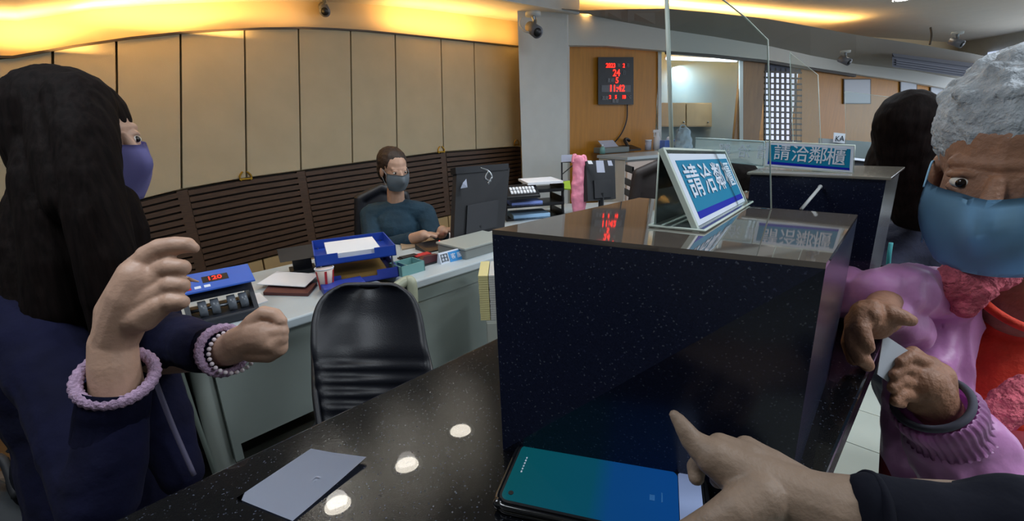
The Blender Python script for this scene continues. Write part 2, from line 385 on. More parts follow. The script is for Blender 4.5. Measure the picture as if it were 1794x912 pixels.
# sloping cornice: slope above, shade put in its darker colour; upright white face below
XS = [985, 1020, 1060, 1100, 1168, 1250, 1345, 1420, 1500, 1600, 1700, 1800, 2100]
ML = [(985, 20), (1020, 24), (1100, 40), (1168, 52), (1250, 64), (1345, 80), (1420, 97), (1500, 112), (1600, 124), (1700, 142), (1800, 162), (2100, 215)]
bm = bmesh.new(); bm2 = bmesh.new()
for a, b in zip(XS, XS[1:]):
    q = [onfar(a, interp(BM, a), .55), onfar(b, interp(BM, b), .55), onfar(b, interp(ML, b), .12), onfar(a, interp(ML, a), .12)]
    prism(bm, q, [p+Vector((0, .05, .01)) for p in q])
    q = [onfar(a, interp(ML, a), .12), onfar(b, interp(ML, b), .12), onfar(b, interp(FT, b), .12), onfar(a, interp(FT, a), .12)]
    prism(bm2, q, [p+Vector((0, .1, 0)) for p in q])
struct('trim_2', bm, mat('cornice_slope_shade', '#8f8b82', .8)); struct('trim_3', bm2, mat('cornice_face', '#c4c4be', .7))
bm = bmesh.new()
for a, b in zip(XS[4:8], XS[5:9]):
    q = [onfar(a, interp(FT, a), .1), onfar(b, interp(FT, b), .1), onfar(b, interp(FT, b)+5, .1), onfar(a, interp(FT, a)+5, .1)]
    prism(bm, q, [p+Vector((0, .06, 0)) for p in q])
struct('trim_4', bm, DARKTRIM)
tl_ = thing('tube_light', 'cool white tube light at the top of the back room opening', 'lamp', onfar(1225, 104, -.2))
mesh_obj('tube', tube(bmesh.new(), [onfar(1168, 102, -.2), onfar(1290, 106, -.2)], .02, 10), mat('tube_glow', '#ffffff', .5, emit='#cfe2ff', es=2.2), tl_, True)
mesh_obj('fixture', tube(bmesh.new(), [onfar(1166, 99, -.24), onfar(1292, 103, -.24)], .03, 6), WHITEW, tl_)
bm = bmesh.new()
for a, b in zip(CL, CL[1:]):
    q = [onfar(a[0], a[1], -.74), onfar(b[0], b[1], -.74)]
    s0 = Vector((q[0].x*.5, 2.2, q[0].z+.0)); s1 = Vector((q[1].x*.5, 2.2, q[1].z))
    if a[0] < 1340: s0.y = s1.y = 3.6
    prism(bm, [q[0], q[1], s1, s0], [p+Vector((0, 0, .04)) for p in (q[0], q[1], s1, s0)])
struct('ceiling_far', bm, PLASTER)
for (xa, ya), (xb, yb), e in (((1030, 18), (1168, 15), 24), ((1168, 15), (1345, 33), 28), ((1345, 33), (1490, 59), 22)):
    a, b = onfar(xa, ya, .2), onfar(xb, yb, .2); a.z -= .03; b.z -= .03; c = (a+b)/2
    xx = (b-a).normalized(); zz = Vector((0, -.25, -1)); zz = (zz-xx*zz.dot(xx)).normalized(); yy = zz.cross(xx)
    o = area('cove_lamp', c, c+Vector((0, 0, 1)), (b-a).length, .08, e, WARM)
    o.rotation_euler = Matrix((xx, yy, zz)).transposed().to_euler()
# walls that close the hall behind and beside the camera
struct('wall_back', box(-7, 9, -3.3, -3.2, 0, 2.6), WHITEW)
struct('wall_side', box(8.9, 9, -3.2, 12, 0, 2.6), WHITEW)
for i, (p, e) in enumerate(FILL_PANELS):
    t = thing('fill_panel_lamp', ['unseen ceiling light panel added above the standing woman', 'unseen ceiling light panel added above the camera wearer', 'unseen ceiling light panel added over the staff desks', 'unseen ceiling light panel added over the customer side', 'unseen ceiling light panel added to brighten the person in pink'][i], 'lamp', (p[0], p[1], p[2]+.02))
    bm = box(p[0]-.6, p[0]+.6, p[1]-.3, p[1]+.3, p[2]+.01, p[2]+.06); mesh_obj('housing', bm, WHITEW, t)

win = struct('fill_window', box(8.86, 8.9, -1.5, 9, .5, 2.3), mat('fill_window_glow', '#cfdcf0', .3, emit='#cfe0ff', es=.9))  # unseen glowing window added to brighten the far wall and cornice
area('fill_daylight', (8.8, 3.5, 1.4), (0, 3.5, 1.2), 9, 1.7, 95, (.82, .9, 1.0))  # fill light from the added window
# recessed downlights that mirror in the counter
DL = [(-.926, 1.868, 2.55), (-.633, 2.134, 2.55), (-.36, 2.416, 2.55), tuple(P(1583, -2, 4.7))]
GLOW = mat('downlight_glow', '#ffffff', .5, emit='#fff6e6', es=30)
for i, p in enumerate(DL):
    t = thing('downlight', ['round recessed downlight over the counter, nearest of its row', 'round recessed downlight over the counter, middle of its row', 'round recessed downlight over the counter, farthest of its row', 'small round downlight in the ceiling above the air conditioner'][i], 'lamp', p)
    bm = bmesh.new(); tube(bm, [Vector(p)+Vector((.075*math.cos(a), .075*math.sin(a), 0)) for a in [2*math.pi*k/24 for k in range(24)]], .012, 8, close=True)
    mesh_obj('ring', bm, WHITEW, t, True)
    bm = bmesh.new(); cyl(bm, Vector(p)-Vector((0, 0, .006)), Vector(p)+Vector((0, 0, .01)), .062 if i < 3 else .09, n=24); mesh_obj('diffuser', bm, GLOW, t)
    if i < 3: spot('downlight_beam', Vector(p)-Vector((0, 0, .03)), Vector(p)-Vector((0, 0, 2)), 10, (1, .96, .9))

# ------------------------------------------------------------------ COUNTER
CT = 1.05; BTZ = 1.265
ct = thing('service_counter', 'long polished black granite teller counter', 'counter', W(.4, .25, 0))
bm = box(-.5, 1.15, .042, .455, CT-.035, CT, fr=W, bev=.003); mesh_obj('countertop', bm, GRAN_T, ct)
bm = box(-.48, 1.12, .13, .43, .0, CT-.035, fr=W); mesh_obj('counter_body', bm, mat('counter_body_dark', '#15161b', .5), ct)
bk = thing('granite_block', 'tall black granite block with polished mirror top, carrying the tilted blue sign', 'counter', W(.37, .165, CT))
TA, TB = .05, .052                # the polished top falls away slightly, as in the photograph
def topz(x, y): return BTZ-TB*(y-.384)-TA*x
def ontop(px, py): r = ray(px, py); t = (BTZ-HZ+TB*.384)/(r.z+TB*r.y+TA*r.x); return EYE+r*t
kt = [ontop(862, 402), ontop(1448, 460), ontop(1503, 376), ontop(1120, 346)]
kb = [Vector((kt[0].x, kt[0].y-.008, CT)), Vector((kt[1].x+.022, kt[1].y+.03, CT)), Vector((kt[2].x, kt[2].y, CT)), Vector((kt[3].x, kt[3].y, CT))]
lip = Vector((0, 0, .004))
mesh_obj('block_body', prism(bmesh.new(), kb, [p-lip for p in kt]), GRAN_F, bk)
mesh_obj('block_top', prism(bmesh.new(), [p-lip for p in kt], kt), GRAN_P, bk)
b2 = thing('granite_block', 'second black granite block farther along the counter, under the upright blue sign', 'counter', W(.86, .16, CT))
mesh_obj('block_body', box(.79, .94, .075, .245, CT, BTZ-.004, fr=W), GRAN_F, b2)
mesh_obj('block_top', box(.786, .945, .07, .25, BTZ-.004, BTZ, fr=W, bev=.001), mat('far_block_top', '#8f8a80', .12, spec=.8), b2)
# silver rod leaning in front of the second block
bm = bmesh.new(); cyl(bm, P(1404, 366, .62), P(1437, 327, .66), .0022, n=10); ball(bm, P(1437, 327, .66), .003)
rod = tag(mesh_obj('metal_rod', bm, mat('rod_silver', '#c2c6c8', .5), None, True), 'thin silver rod slanting up in front of the second black block', 'rod')
# slip of paper on the counter
q = [onz(*p, CT) for p in ((545, 787), (643, 808), (513, 914), (414, 874))]
bm = bmesh.new(); N = 10; g = []
for i in range(N+1):
    row = []
    for j in range(N+1):
        a, b = i/N, j/N; p = (q[0]*(1-a)+q[1]*a)*(1-b)+(q[3]*(1-a)+q[2]*a)*b
        p.z = CT+.0012+.003*max(0, a-.4)*(1-b)+.0022*a*(1-b)**2; row.append(bm.verts.new(p))
    g.append(row)
for i in range(N):
    for j in range(N): bm.faces.new((g[i][j], g[i+1][j], g[i+1][j+1], g[i][j+1]))
r = bmesh.ops.solidify(bm, geom=bm.faces[:], thickness=-.0006)
tag(mesh_obj('paper_slip', bm, PAPERG), 'folded pale slip of paper lying on the black counter', 'paper')

# smartphone in a clear bumper case
ph0, ph1, ph2 = onz(912, 787, CT), onz(845, 862, CT), onz(1242, 847, CT)
ex = (ph2-ph0).normalized(); ey = Vector((0, 0, 1)).cross(ex); L, Wd = .164, .076
PHF = lambda x, y, z: ph0+ex*x-ey*y+Vector((0, 0, z))
ph = thing('smartphone', 'smartphone in a clear bumper case lying on the counter, blue-green screen lit', 'phone', PHF(L/2, Wd/2, 0))
def rrect(x0, x1, y0, y1, r, z0, z1, fr, n=6):
    pts = []
    for cx, cy, a0 in ((x1-r, y1-r, 0), (x0+r, y1-r, 90), (x0+r, y0+r, 180), (x1-r, y0+r, 270)):
        for k in range(n+1):
            a = math.radians(a0+90*k/n); pts.append((cx+r*math.cos(a), cy+r*math.sin(a)))
    return prism(bmesh.new(), [fr(x, y, z0) for x, y in pts], [fr(x, y, z1) for x, y in pts])
mesh_obj('phone_body', rrect(.002, L-.002, .002, Wd-.002, .009, .001, .0095, PHF), BLK, ph)
m = mat('bumper', '#6b6148', .15, spec=.8)
bm = bmesh.new(); pts = []
for cx, cy, a0 in ((L-.011, Wd-.011, 0), (.011, Wd-.011, 90), (.011, .011, 180), (L-.011, .011, 270)):
    for k in range(6): a = math.radians(a0+18*k); pts.append(PHF(cx+.011*math.cos(a), cy+.011*math.sin(a), .0068))
tube(bm, pts, .0022, 8, close=True); tube(bm, [p-Vector((0, 0, .0045)) for p in pts], .002, 8, close=True)
for cx, cy in ((.003, .003), (.003, Wd-.003)): ball(bm, PHF(cx, cy, .006), .0045)
mesh_obj('bumper_case', bm, mat('bumper_black', '#16171a', .12, spec=.9), ph, True)
sm = mat('phone_screen', '#04141c', .08, emit='#0a6090', es=.62); nt = sm.node_tree; b = nt.nodes['Principled BSDF']
tc = nt.nodes.new('ShaderNodeTexCoord'); vm = nt.nodes.new('ShaderNodeVectorMath'); vm.operation = 'DOT_PRODUCT'; vm.inputs[1].default_value = ex
nt.links.new(tc.outputs['Object'], vm.inputs[0]); mr = nt.nodes.new('ShaderNodeMapRange')
a0 = (PHF(0, 0, 0)-WL(ph)).dot(ex); nt.links.new(vm.outputs['Value'], mr.inputs[0])
mr.inputs[1].default_value = a0+PHF(0, 0, 0).dot(ex)*0; mr.inputs[2].default_value = a0+L
vm.inputs[1].default_value = ex
cr = nt.nodes.new('ShaderNodeValToRGB'); e = cr.color_ramp.elements; e[0].color = (*lin('#0a5a62'), 1); e[1].color = (*lin('#0e4c96'), 1); e[1].position = .8
k = e.new(.45); k.color = (*lin('#0b566e'), 1); k = e.new(.55); k.color = (*lin('#0f4c8e'), 1)
nt.links.new(mr.outputs[0], cr.inputs[0]); nt.links.new(cr.outputs[0], b.inputs['Emission Color'])
scr = mesh_obj('screen', rrect(.004, .142, .0045, Wd-.0045, .006, .0095, .0099, PHF), sm, ph)
# object coordinates of the screen are world coordinates minus nothing: shift the ramp by the mesh's own frame
mr.inputs[1].default_value = PHF(0, 0, 0).dot(ex); mr.inputs[2].default_value = PHF(L, 0, 0).dot(ex)
mesh_obj('navigation_bar', rrect(.1425, L-.004, .0045, Wd-.0045, .003, .0095, .0099, PHF), mat('screen_pale', '#8f9fc0', .2, emit='#8f9fd0', es=.22), ph)
bm = bmesh.new(); cyl(bm, PHF(.011, Wd-.012, .0098), PHF(.011, Wd-.012, .0103), .0022, n=16); mesh_obj('camera_hole', bm, BLK, ph)
for k in range(6): 
    bm = box(.012+.0*k, .0132, .02+.0035*k, .022+.0035*k, .0098, .0102, fr=PHF); mesh_obj('status_icon', bm, SIGNW, ph)
bm = box(.120, .124, .036, .042, .0098, .0102, fr=PHF); bm = box(.129, .130, .032, .042, .0098, .0102, bm, PHF); mesh_obj('screen_glyph', bm, mat('glyph_blue', '#3a78b8', .4), ph)

# tilted acrylic sign
sg = thing('table_sign', 'tilted blue sign with white Chinese writing in a clear acrylic easel on the near block', 'sign', W(.43, .15, BTZ))
ul, ur = .348, .466
SV, SZ = .034, .046
BL, BR = ontop(1222, 402), ontop(1304, 356); XD = BR-BL
def onux(px, py, q): # where the ray meets the upright plane through q square to the sign
    n = Vector((XD.x, XD.y, 0)).normalized(); r = ray(px, py); return EYE+r*((q-EYE).dot(n)/r.dot(n))
UPV = ((onux(1173, 277, BL)-BL)*.6+(onux(1259, 262, BR)-BR)*.4)*.95; BK = Vector((-XD.y, XD.x, 0)).normalized()
def foot(a, bk, h): p = BL+XD*a+BK*bk; p.z = topz(p.x, p.y)+h; return p
def SP(a, b, off=0): # a along, b up the tilted face, facing the customers' side
    nn = XD.cross(UPV).normalized(); nn = nn if nn.dot(BK) < 0 else -nn
    return BL+XD*a+UPV*b+Vector((0, 0, .003))+nn*off
def face(a0, a1, b0, b1, o0, o1): 
    return prism(bmesh.new(), [SP(a0, b0, o0), SP(a1, b0, o0), SP(a1, b1, o0), SP(a0, b1, o0)], [SP(a0, b0, o1), SP(a1, b0, o1), SP(a1, b1, o1), SP(a0, b1, o1)])
mesh_obj('white_card', face(0, 1, 0, 1, 0, .0008), SIGNW, sg)
mesh_obj('blue_field', face(.05, .97, .17, .9, .0008, .0012), SIGNB, sg)
mesh_obj('deep_blue_band', face(.05, .97, .07, .17, .0008, .0012), SIGND, sg)
xd = XD.normalized(); yd = UPV.normalized(); YL = UPV.length
for i, ch in enumerate('請洽鄰櫃'):
    text('lettering', ch, SP(.17+.22*i, .55, .0018), xd, yd, YL*.52, SIGNW, sg, .0006, .0003, sx=XD.length*.2/(YL*.52))
mesh_obj('back_sheet', face(-.03, 1.03, -.06, 1.06, -.0025, -.0002), ACRYH, sg)
for a0, a1 in ((-.035, -.012), (1.012, 1.035)): mesh_obj('sheet_edge', face(a0, a1, -.06, 1.06, -.003, .0015), ACRYE, sg)
mesh_obj('sheet_edge', face(-.03, 1.03, 1.05, 1.08, -.003, .0015), ACRYE, sg)
c4 = [(-.05, -.008), (1.05, -.008), (1.05, .038), (-.05, .038)]
mesh_obj('foot_plate', prism(bmesh.new(), [foot(a, k, .0003) for a, k in c4], [foot(a, k, .003) for a, k in c4]), ACRYH, sg)
mesh_obj('foot_rim', tube(bmesh.new(), [foot(a, k, .0016) for a, k in c4], .0014, 8, close=True), ACRYE, sg, True)
mesh_obj('rear_strut', prism(bmesh.new(), [foot(-.03, .034, .003), foot(1.03, .034, .003), foot(1.03, .0365, .003), foot(-.03, .0365, .003)], [SP(-.03, 1.05, -.004), SP(1.03, 1.05, -.004), SP(1.03, 1.05, -.001), SP(-.03, 1.05, -.001)]), ACRY, sg)
for a in (-.03, 1.03): mesh_obj('strut_edge', tube(bmesh.new(), [foot(a, .035, .003), SP(a, 1.05, -.003)], .0008, 8), ACRYE, sg, True)

# acrylic screen standing on the near block
A0, B0 = ontop(1180, 356), ontop(1351, 366); hd = (B0-A0); 
def onplane(px, py):
    n = Vector((0, 0, 1)).cross(hd).normalized(); r = ray(px, py); t = (A0-EYE).dot(n)/r.dot(n); return EYE+r*t
sc1 = thing('acrylic_screen', 'clear upright acrylic splash screen with clipped corner on the near block', 'screen', (A0+B0)/2)
pts = [A0, B0, onplane(1345, 70), onplane(1305, 30), onplane(1232, -28), onplane(1166, -60)]
for p in pts[:2]: p.z += .0004
bm = plate(pts, .0018); mesh_obj('pane', bm, ACRY, sc1)
bm = bmesh.new(); tube(bm, [pts[0], pts[5]], .0026, 6); mesh_obj('polished_edge', bm, ACRYE, sc1, True)
bm = bmesh.new(); tube(bm, pts[1:6], .0009, 6); mesh_obj('polished_edge', bm, ACRYE, sc1, True)
# upright sign on the second block; a sign's reflection built as a sheet
s2a, s2b = P(1342, 290, .76), P(1496, 301, .66)
def Q(px, py, o=0):
    n = Vector((0, 0, 1)).cross(s2b-s2a).normalized(); r = ray(px, py); t = (s2a-EYE).dot(n)/r.dot(n); return EYE+r*t+n*o
nrm = Vector((0, 0, 1)).cross(s2b-s2a).normalized(); sgn = -1 if nrm.dot(s2a-EYE) > 0 else 1
def quadq(pts, o0, o1): return prism(bmesh.new(), [Q(*p, o0*sgn) for p in pts], [Q(*p, o1*sgn) for p in pts])
s2 = thing('table_sign', 'upright blue sign with white Chinese writing on the second block', 'sign', (s2a+s2b)/2)
mesh_obj('white_card', quadq([(1341, 290), (1494, 302), (1497, 256), (1343, 249)], 0, .001), SIGNW, s2)
mesh_obj('blue_field', quadq([(1346, 282), (1489, 294), (1491, 261), (1348, 253)], .001, .0014), SIGNB, s2)
mesh_obj('deep_blue_band', quadq([(1345, 287), (1489, 298), (1489, 294), (1346, 282)], .001, .0014), SIGND, s2)
d2 = (Q(1490, 278)-Q(1346, 270)); up2 = Vector((0, 0, 1))
for i, ch in enumerate('請洽鄰櫃'):
    text('lettering', ch, Q(1371+31.5*i, 268.5+2.6*i, .0020*sgn), d2, up2, .0265, SIGNW, s2, .0006, .00012)
bm = bmesh.new(); tube(bm, [Q(1340, 291, 0), Q(1495, 304, 0), Q(1498, 255, 0), Q(1342, 248, 0)], .0012, 6, close=True); mesh_obj('acrylic_rim', bm, ACRYE, s2, True)
s3 = thing('table_sign', 'reflection of a sign built as a pale sheet with reversed writing, left of the upright blue sign', 'sign', Q(1280, 285))
mesh_obj('reflection_sheet', quadq([(1217, 277), (1338, 288), (1340, 249), (1219, 243)], -.001, .0006), REFLHAZE, s3)
for i, ch in enumerate(['鄰', '洽', '請']):
    text('lettering', ch, Q(1270+34*i, 264+2*i, .0012*sgn), d2, up2, .0235, SIGNW, s3, .0004, .0001, mirror=True)
bm = bmesh.new(); tube(bm, [Q(1217, 278), Q(1337, 290), Q(1339, 248), Q(1219, 242)], .0015, 6, close=True); mesh_obj('acrylic_rim', bm, mat('reflection_rim', '#a9c0c4', .3), s3, True)
# ledge carrying the reflection sheet
bm = box(.80, .86, .25, .42, BTZ-.02, BTZ-.012, fr=W); 
# more acrylic screens beyond
def far_screen(label, pts, d0, d1, th=.004):
    a, b = P(*pts[0], d0), P(*pts[1], d1); n = Vector((0, 0, 1)).cross(b-a).normalized()
    qs = []
    for p in pts: r = ray(*p); qs.append(EYE+r*((a-EYE).dot(n)/r.dot(n)))
    t = thing('acrylic_screen', label, 'screen', (qs[0]+qs[1])/2)
    mesh_obj('pane', plate(qs, th), ACRYH, t); bm = bmesh.new(); tube(bm, qs, th*.35, 6, close=True); mesh_obj('polished_edge', bm, ACRYE, t, True)
far_screen('clear acrylic screen with slanted top behind the upright blue sign', [(1391, 291), (1440, 296), (1433, 131), (1384, 92)], .80, .74, .0015)
far_screen('wide clear acrylic screen at the far teller window right of the lattice window', [(1483, 277), (1606, 293), (1600, 175), (1480, 160)], 3.30, 3.25, .005)

# ------------------------------------------------------------------ DESKS
DT = .74
dk = thing('office_desk', 'long grey office desk with white top behind the black chair', 'desk', W(.6, 1.95, 0))
mesh_obj('desk_top', box(.0, .90, 1.58, 2.3, DT-.035, DT, fr=W, bev=.006), DESKTOP, dk)
mesh_obj('front_panel', box(.27, .88, 1.62, 1.64, .34, DT-.035, fr=W), GREYPANEL, dk)
mesh_obj('side_panel', box(.245, .27, 1.62, 2.25, .28, DT-.035, fr=W), GREYPANEL, dk)
bm = bmesh.new(); tube(bm, bez([W(.22, 1.66, DT-.04), W(.215, 1.66, .4), W(.22, 1.66, .0)], 8), .032, 14); mesh_obj('leg', bm, mat('leg_grey', '#9aa29c', .4), dk, True)
mesh_obj('leg', box(.05, .10, 1.62, 2.2, 0, DT-.035, fr=W), GREYPANEL, dk)
mesh_obj('leg', box(.84, .88, 1.66, 2.2, 0, .34, fr=W), GREYPANEL, dk)
dk2 = thing('office_desk', 'grey office desk behind the granite block with the black monitor on top', 'desk', W(1.6, 1.95, 0))
mesh_obj('desk_top', box(.97, 2.4, 1.56, 2.3, DT-.03, DT+.005, fr=W, bev=.006), DESKTOP, dk2)
mesh_obj('front_panel', box(.99, 2.35, 1.60, 1.62, .12, DT-.03, fr=W), GREYPANEL, dk2)
mesh_obj('modesty_rail', box(.985, 2.36, 1.585, 1.60, DT-.10, DT-.03, fr=W), mat('rail_grey', '#7c8783', .5), dk2)
mesh_obj('leg', box(.99, 1.03, 1.64, 2.2, 0, DT-.03, fr=W), GREYPANEL, dk2)
mesh_obj('leg', box(2.3, 2.34, 1.64, 2.2, 0, DT-.03, fr=W), GREYPANEL, dk2)
bm = bmesh.new(); tube(bm, bez([P(690, 506, 1.87), P(712, 492, 1.9), P(722, 500, 1.9), P(724, 560, 1.93), P(726, 620, 2.0)], 8), .022, 12)
tag(mesh_obj('cable_duct', bm, mat('duct_cream', '#a5a993', .4), None, True), 'cream plastic cable tube bent over the joint between the two desks', 'duct')
mesh_obj('desk_shade_sheet', box(.1, .9, 2.24, 2.26, .0, DT-.04, fr=W), mat('desk_shade', '#1c1b19', .8), dk)  # dark sheet added to stand for the shade under the desk
mesh_obj('foot_rest', box(.27, .84, 1.7, 1.95, .06, .09, fr=W), mat('rest_grey', '#6a6c62', .7), dk)
# key on desk rail
bm = bmesh.new(); tube(bm, [P(728, 497, 1.93), P(748, 492, 1.95)], .006, 8); ball(bm, P(747, 489, 1.95), .008); mesh_obj('lock_key', bm, BLK, dk2, True)

def boxat(name, px, py, z, w_, d_, h, m, parent=None, ang=45, bev=.003, dz=0.0):
    p = onz(px, py, z); fr = frame_at((p.x, p.y, z+dz), math.radians(ang))
    return mesh_obj(name, box(-w_/2, w_/2, 0, d_, 0, h, fr=fr, bev=bev), m, parent)
def onbase(px, py, z=DT): return onz(px, py, z)

# currency counter
b0 = onbase(398, 568); fr_b = frame_at(b0, math.radians(38)); fr = lambda x, y, z: fr_b(x*.9, y*.85, z*.74)
cm = thing('banknote_counter', 'dark banknote counting machine with blue top and red display at the desk edge', 'machine', b0)
def poly_extr(name, prof, x0, x1, m, parent, fr):
    bm = prism(bmesh.new(), [fr(x0, y, z) for y, z in prof], [fr(x1, y, z) for y, z in prof]); return mesh_obj(name, bm, m, parent)
MG = mat('machine_dark', '#23262e', .45)
mesh_obj('base', box(-.115, .115, 0, .22, 0, .045, fr=fr, bev=.006), MG, cm)
for x in (-.115, .10): poly_extr('cheek', [(.0, .03), (.22, .03), (.22, .17), (.12, .19), (.05, .11)], x, x+.016, MG, cm, fr)
poly_extr('hood', [(.06, .12), (.20, .12), (.20, .185), (.12, .195)], -.10, .10, MG, cm, fr)
poly_extr('control_panel', [(.03, .165), (.15, .215), (.15, .222), (.03, .172)], -.125, .125, mat('control_blue', '#3d64c0', .35), cm, fr)
poly_extr('display', [(.075, .1885), (.115, .205), (.115, .2085), (.075, .192)], -.04, .045, BLK, cm, fr)
text('digits', '120', fr(.0, .095, .2015), Vector(fr(1, 0, 0))-Vector(fr(0, 0, 0)), Vector(fr(0, .04, .0165))-Vector(fr(0, 0, 0)), .03, LED, cm)
for k in range(3):
    poly_extr('button', [(.045, .176), (.06, .182), (.06, .186), (.045, .180)], -.10+.03*k, -.08+.03*k, RED if k == 0 else SIGNW, cm, fr)
bm = bmesh.new()
for x in (-.06, -.02, .035, .075):
    cyl(bm, fr(x-.013, .06, .075), fr(x+.013, .06, .075), .028, n=20)
mesh_obj('rollers', bm, mat('roller_grey', '#5c626a', .3), cm, True)
bm = bmesh.new(); cyl(bm, fr(-.1, .06, .075), fr(.1, .06, .075), .006, n=8); mesh_obj('axle', bm, METAL, cm, True)

def sheets(name, label, quad, z, m=PAPER, cat='paper', th=.004, group=None, lift=0):
    bm = plate([onz(*p, z)+Vector((0, 0, lift)) for p in quad], th)
    zs = [v.co.z for v in bm.verts]
    return tag(mesh_obj(name, bm, m), label, cat, group)
def flat(name, label, quad, z, m, cat, th=.004, z0=0.001):
    b = [onz(*p, z) for p in quad]
    for p in b: p.z = z+z0
    bm = prism(bmesh.new(), b, [p+Vector((0, 0, th)) for p in b]); return tag(mesh_obj(name, bm, m), label, cat)
flat('paper_sheet', 'white paper sheet spread on the left desk beside the cup', [(452, 507), (536, 512), (561, 489), (487, 484)], DT, PAPER, 'paper', .003, .022)
flat('document_folder', 'reddish brown folder under the white paper sheet on the desk', [(462, 517), (540, 519), (556, 500), (478, 496)], DT, mat('folder_brown', '#5c3230', .6), 'folder', .012)
flat('envelope', 'pale envelope on the desk right behind the banknote counter', [(428, 542), (470, 528), (455, 514), (420, 522)], DT, PAPER, 'paper', .004)
# dark stand behind papers
b0 = onbase(532, 480); fr = frame_at(b0, math.radians(30))
ds = thing('display_stand', 'small black display stand between the papers and the blue trays', 'stand', b0)
mesh_obj('foot', box(-.05, .06, 0, .1, 0, .02, fr=fr, bev=.003), BLK, ds)
poly_extr('tilted_plate', [(.0, .07), (.012, .07), (.09, .105), (.08, .115)], -.085, .085, BLK, ds, fr)
mesh_obj('neck', box(-.035, .045, .03, .05, .02, .085, fr=fr), BLK, ds)
# paper cup
b0 = onbase(574, 508); bm = bmesh.new(); cyl(bm, b0+Vector((0, 0, .0)), b0+Vector((0, 0, .095)), .025, .036, 24)
cu = thing('paper_cup', 'white and red paper cup in front of the blue letter trays', 'cup', b0)
mesh_obj('cup_body', bm, mat('cup_white', '#c9b9b0', .6), cu, True)
bm = bmesh.new(); tube(bm, [b0+Vector((.036*math.cos(a), .036*math.sin(a), .095)) for a in [math.pi*k/10 for k in range(20)]], .002, 6, close=True); mesh_obj('cup_rim', bm, PAPER, cu, True)
for a in (-2.3, -1.2, -.2, .9, 2.2):
    bm = bmesh.new(); bb = [b0+Vector((r*math.cos(a+da), r*math.sin(a+da), z)) for r, da, z in ((.0275, -.22, .01), (.0275, .1, .01), (.0365, .25, .088), (.0365, 0, .088))]
    prism(bm, bb, [p+Vector((math.cos(a)*.001, math.sin(a)*.001, 0)) for p in bb]); mesh_obj('red_stripe', bm, RED, cu)
# two tier blue letter tray
b0 = onbase(632, 497); ang = math.radians(24); fr = frame_at(b0, ang)
lt = thing('letter_tray', 'blue two-tier plastic letter tray on the left desk with papers', 'tray', b0)
def tray(z, m, parent, name, fr=fr, w_=.16, d=.30, h=.045):
    bm = bmesh.new(); box(-w_, w_, 0, d, z, z+.004, bm, fr); box(-w_, -w_+.005, 0, d, z, z+h, bm, fr); box(w_-.005, w_, 0, d, z, z+h, bm, fr); box(-w_, w_, d-.005, d, z, z+h, bm, fr)
    box(-w_, -w_*.45, 0, .005, z, z+h, bm, fr); box(w_*.45, w_, 0, .005, z, z+h, bm, fr); box(-w_*.45, w_*.45, 0, .005, z, z+h*.5, bm, fr)
    return mesh_obj(name, bm, m, parent)
tray(.004, BLUED, lt, 'lower_tray'); tray(.100, BLUEP, lt, 'upper_tray')
for x in (-.14, .14):
    for y in (.005, .29):
        bm = bmesh.new(); cyl(bm, fr(x, y, .0), fr(x, y, .11), .004, n=8); mesh_obj('riser', bm, METAL, lt)
bm = bmesh.new(); box(-.11, .1, .02, .26, .105, .138, bm, fr)
tag(mesh_obj('paper_stack', bm, PAPER), 'stack of white paper lying in the upper blue tray', 'paper')
bm = box(-.12, .12, .01, .27, .010, .035, fr=fr); tag(mesh_obj('paper_stack', bm, mat('kraft', '#8a6a30', .8)), 'brown papers lying in the lower blue tray', 'paper')
b1 = onbase(602, 515); fr1 = frame_at(b1, math.radians(30))
mesh = mesh_obj('stationery_box', box(-.07, .09, 0, .09, 0, .035, fr=fr1, bev=.004), BLUED); tag(mesh, 'low blue box of stationery in front of the letter tray', 'box')
# teal box
b1 = onbase(722, 482); fr1 = frame_at(b1, math.radians(45)); tb_ = thing('pen_tray', 'low teal plastic box at the desk corner right of the blue tray', 'box', b1)
bm = bmesh.new(); box(-.05, .07, 0, .10, 0, .004, bm, fr1)
for a in ((-.05, -.046, 0, .1), (.066, .07, 0, .1), (-.05, .07, 0, .004), (-.05, .07, .096, .1)): box(a[0], a[1], a[2], a[3], 0, .05, bm, fr1)
mesh_obj('box_body', bm, TEAL, tb_)
mesh_obj('divider', box(-.01, -.007, .004, .096, .004, .045, fr=fr1), TEAL, tb_)
b1 = onbase(752, 466); fr1 = frame_at(b1, math.radians(45)); sp = thing('stapler', 'black and red stapler on the desk beside the blue name plate', 'stapler', b1)
mesh_obj('stapler_base', box(-.06, .06, 0, .03, 0, .012, fr=fr1, bev=.003), BLK, sp)
poly = prism(bmesh.new(), [fr1(-.06, .003, .014), fr1(.06, .003, .014), fr1(.055, .003, .045), fr1(-.02, .003, .05)], [fr1(-.06, .027, .014), fr1(.06, .027, .014), fr1(.055, .027, .045), fr1(-.02, .027, .05)])
mesh_obj('stapler_arm', poly, mat('stapler_maroon', '#4a2028', .4), sp)
# scissors/calculator like dark items
for (px, py, m, lab, nm, cat) in ((722, 455, BLK2, 'small dark ink pad on the desk behind the teal box', 'ink_pad', 'ink pad'), (745, 452, RED, 'flat red ink pad on the desk behind the stapler', 'ink_pad', 'ink pad')):
    b1 = onbase(px, py); fr1 = frame_at(b1, math.radians(40)); t = thing(nm, lab, cat, b1)
    mesh_obj('pad_base', box(-.05, .05, 0, .06, 0, .012, fr=fr1, bev=.003), BLK, t); mesh_obj('pad_face', box(-.042, .042, .008, .052, .012, .016, fr=fr1), m, t)
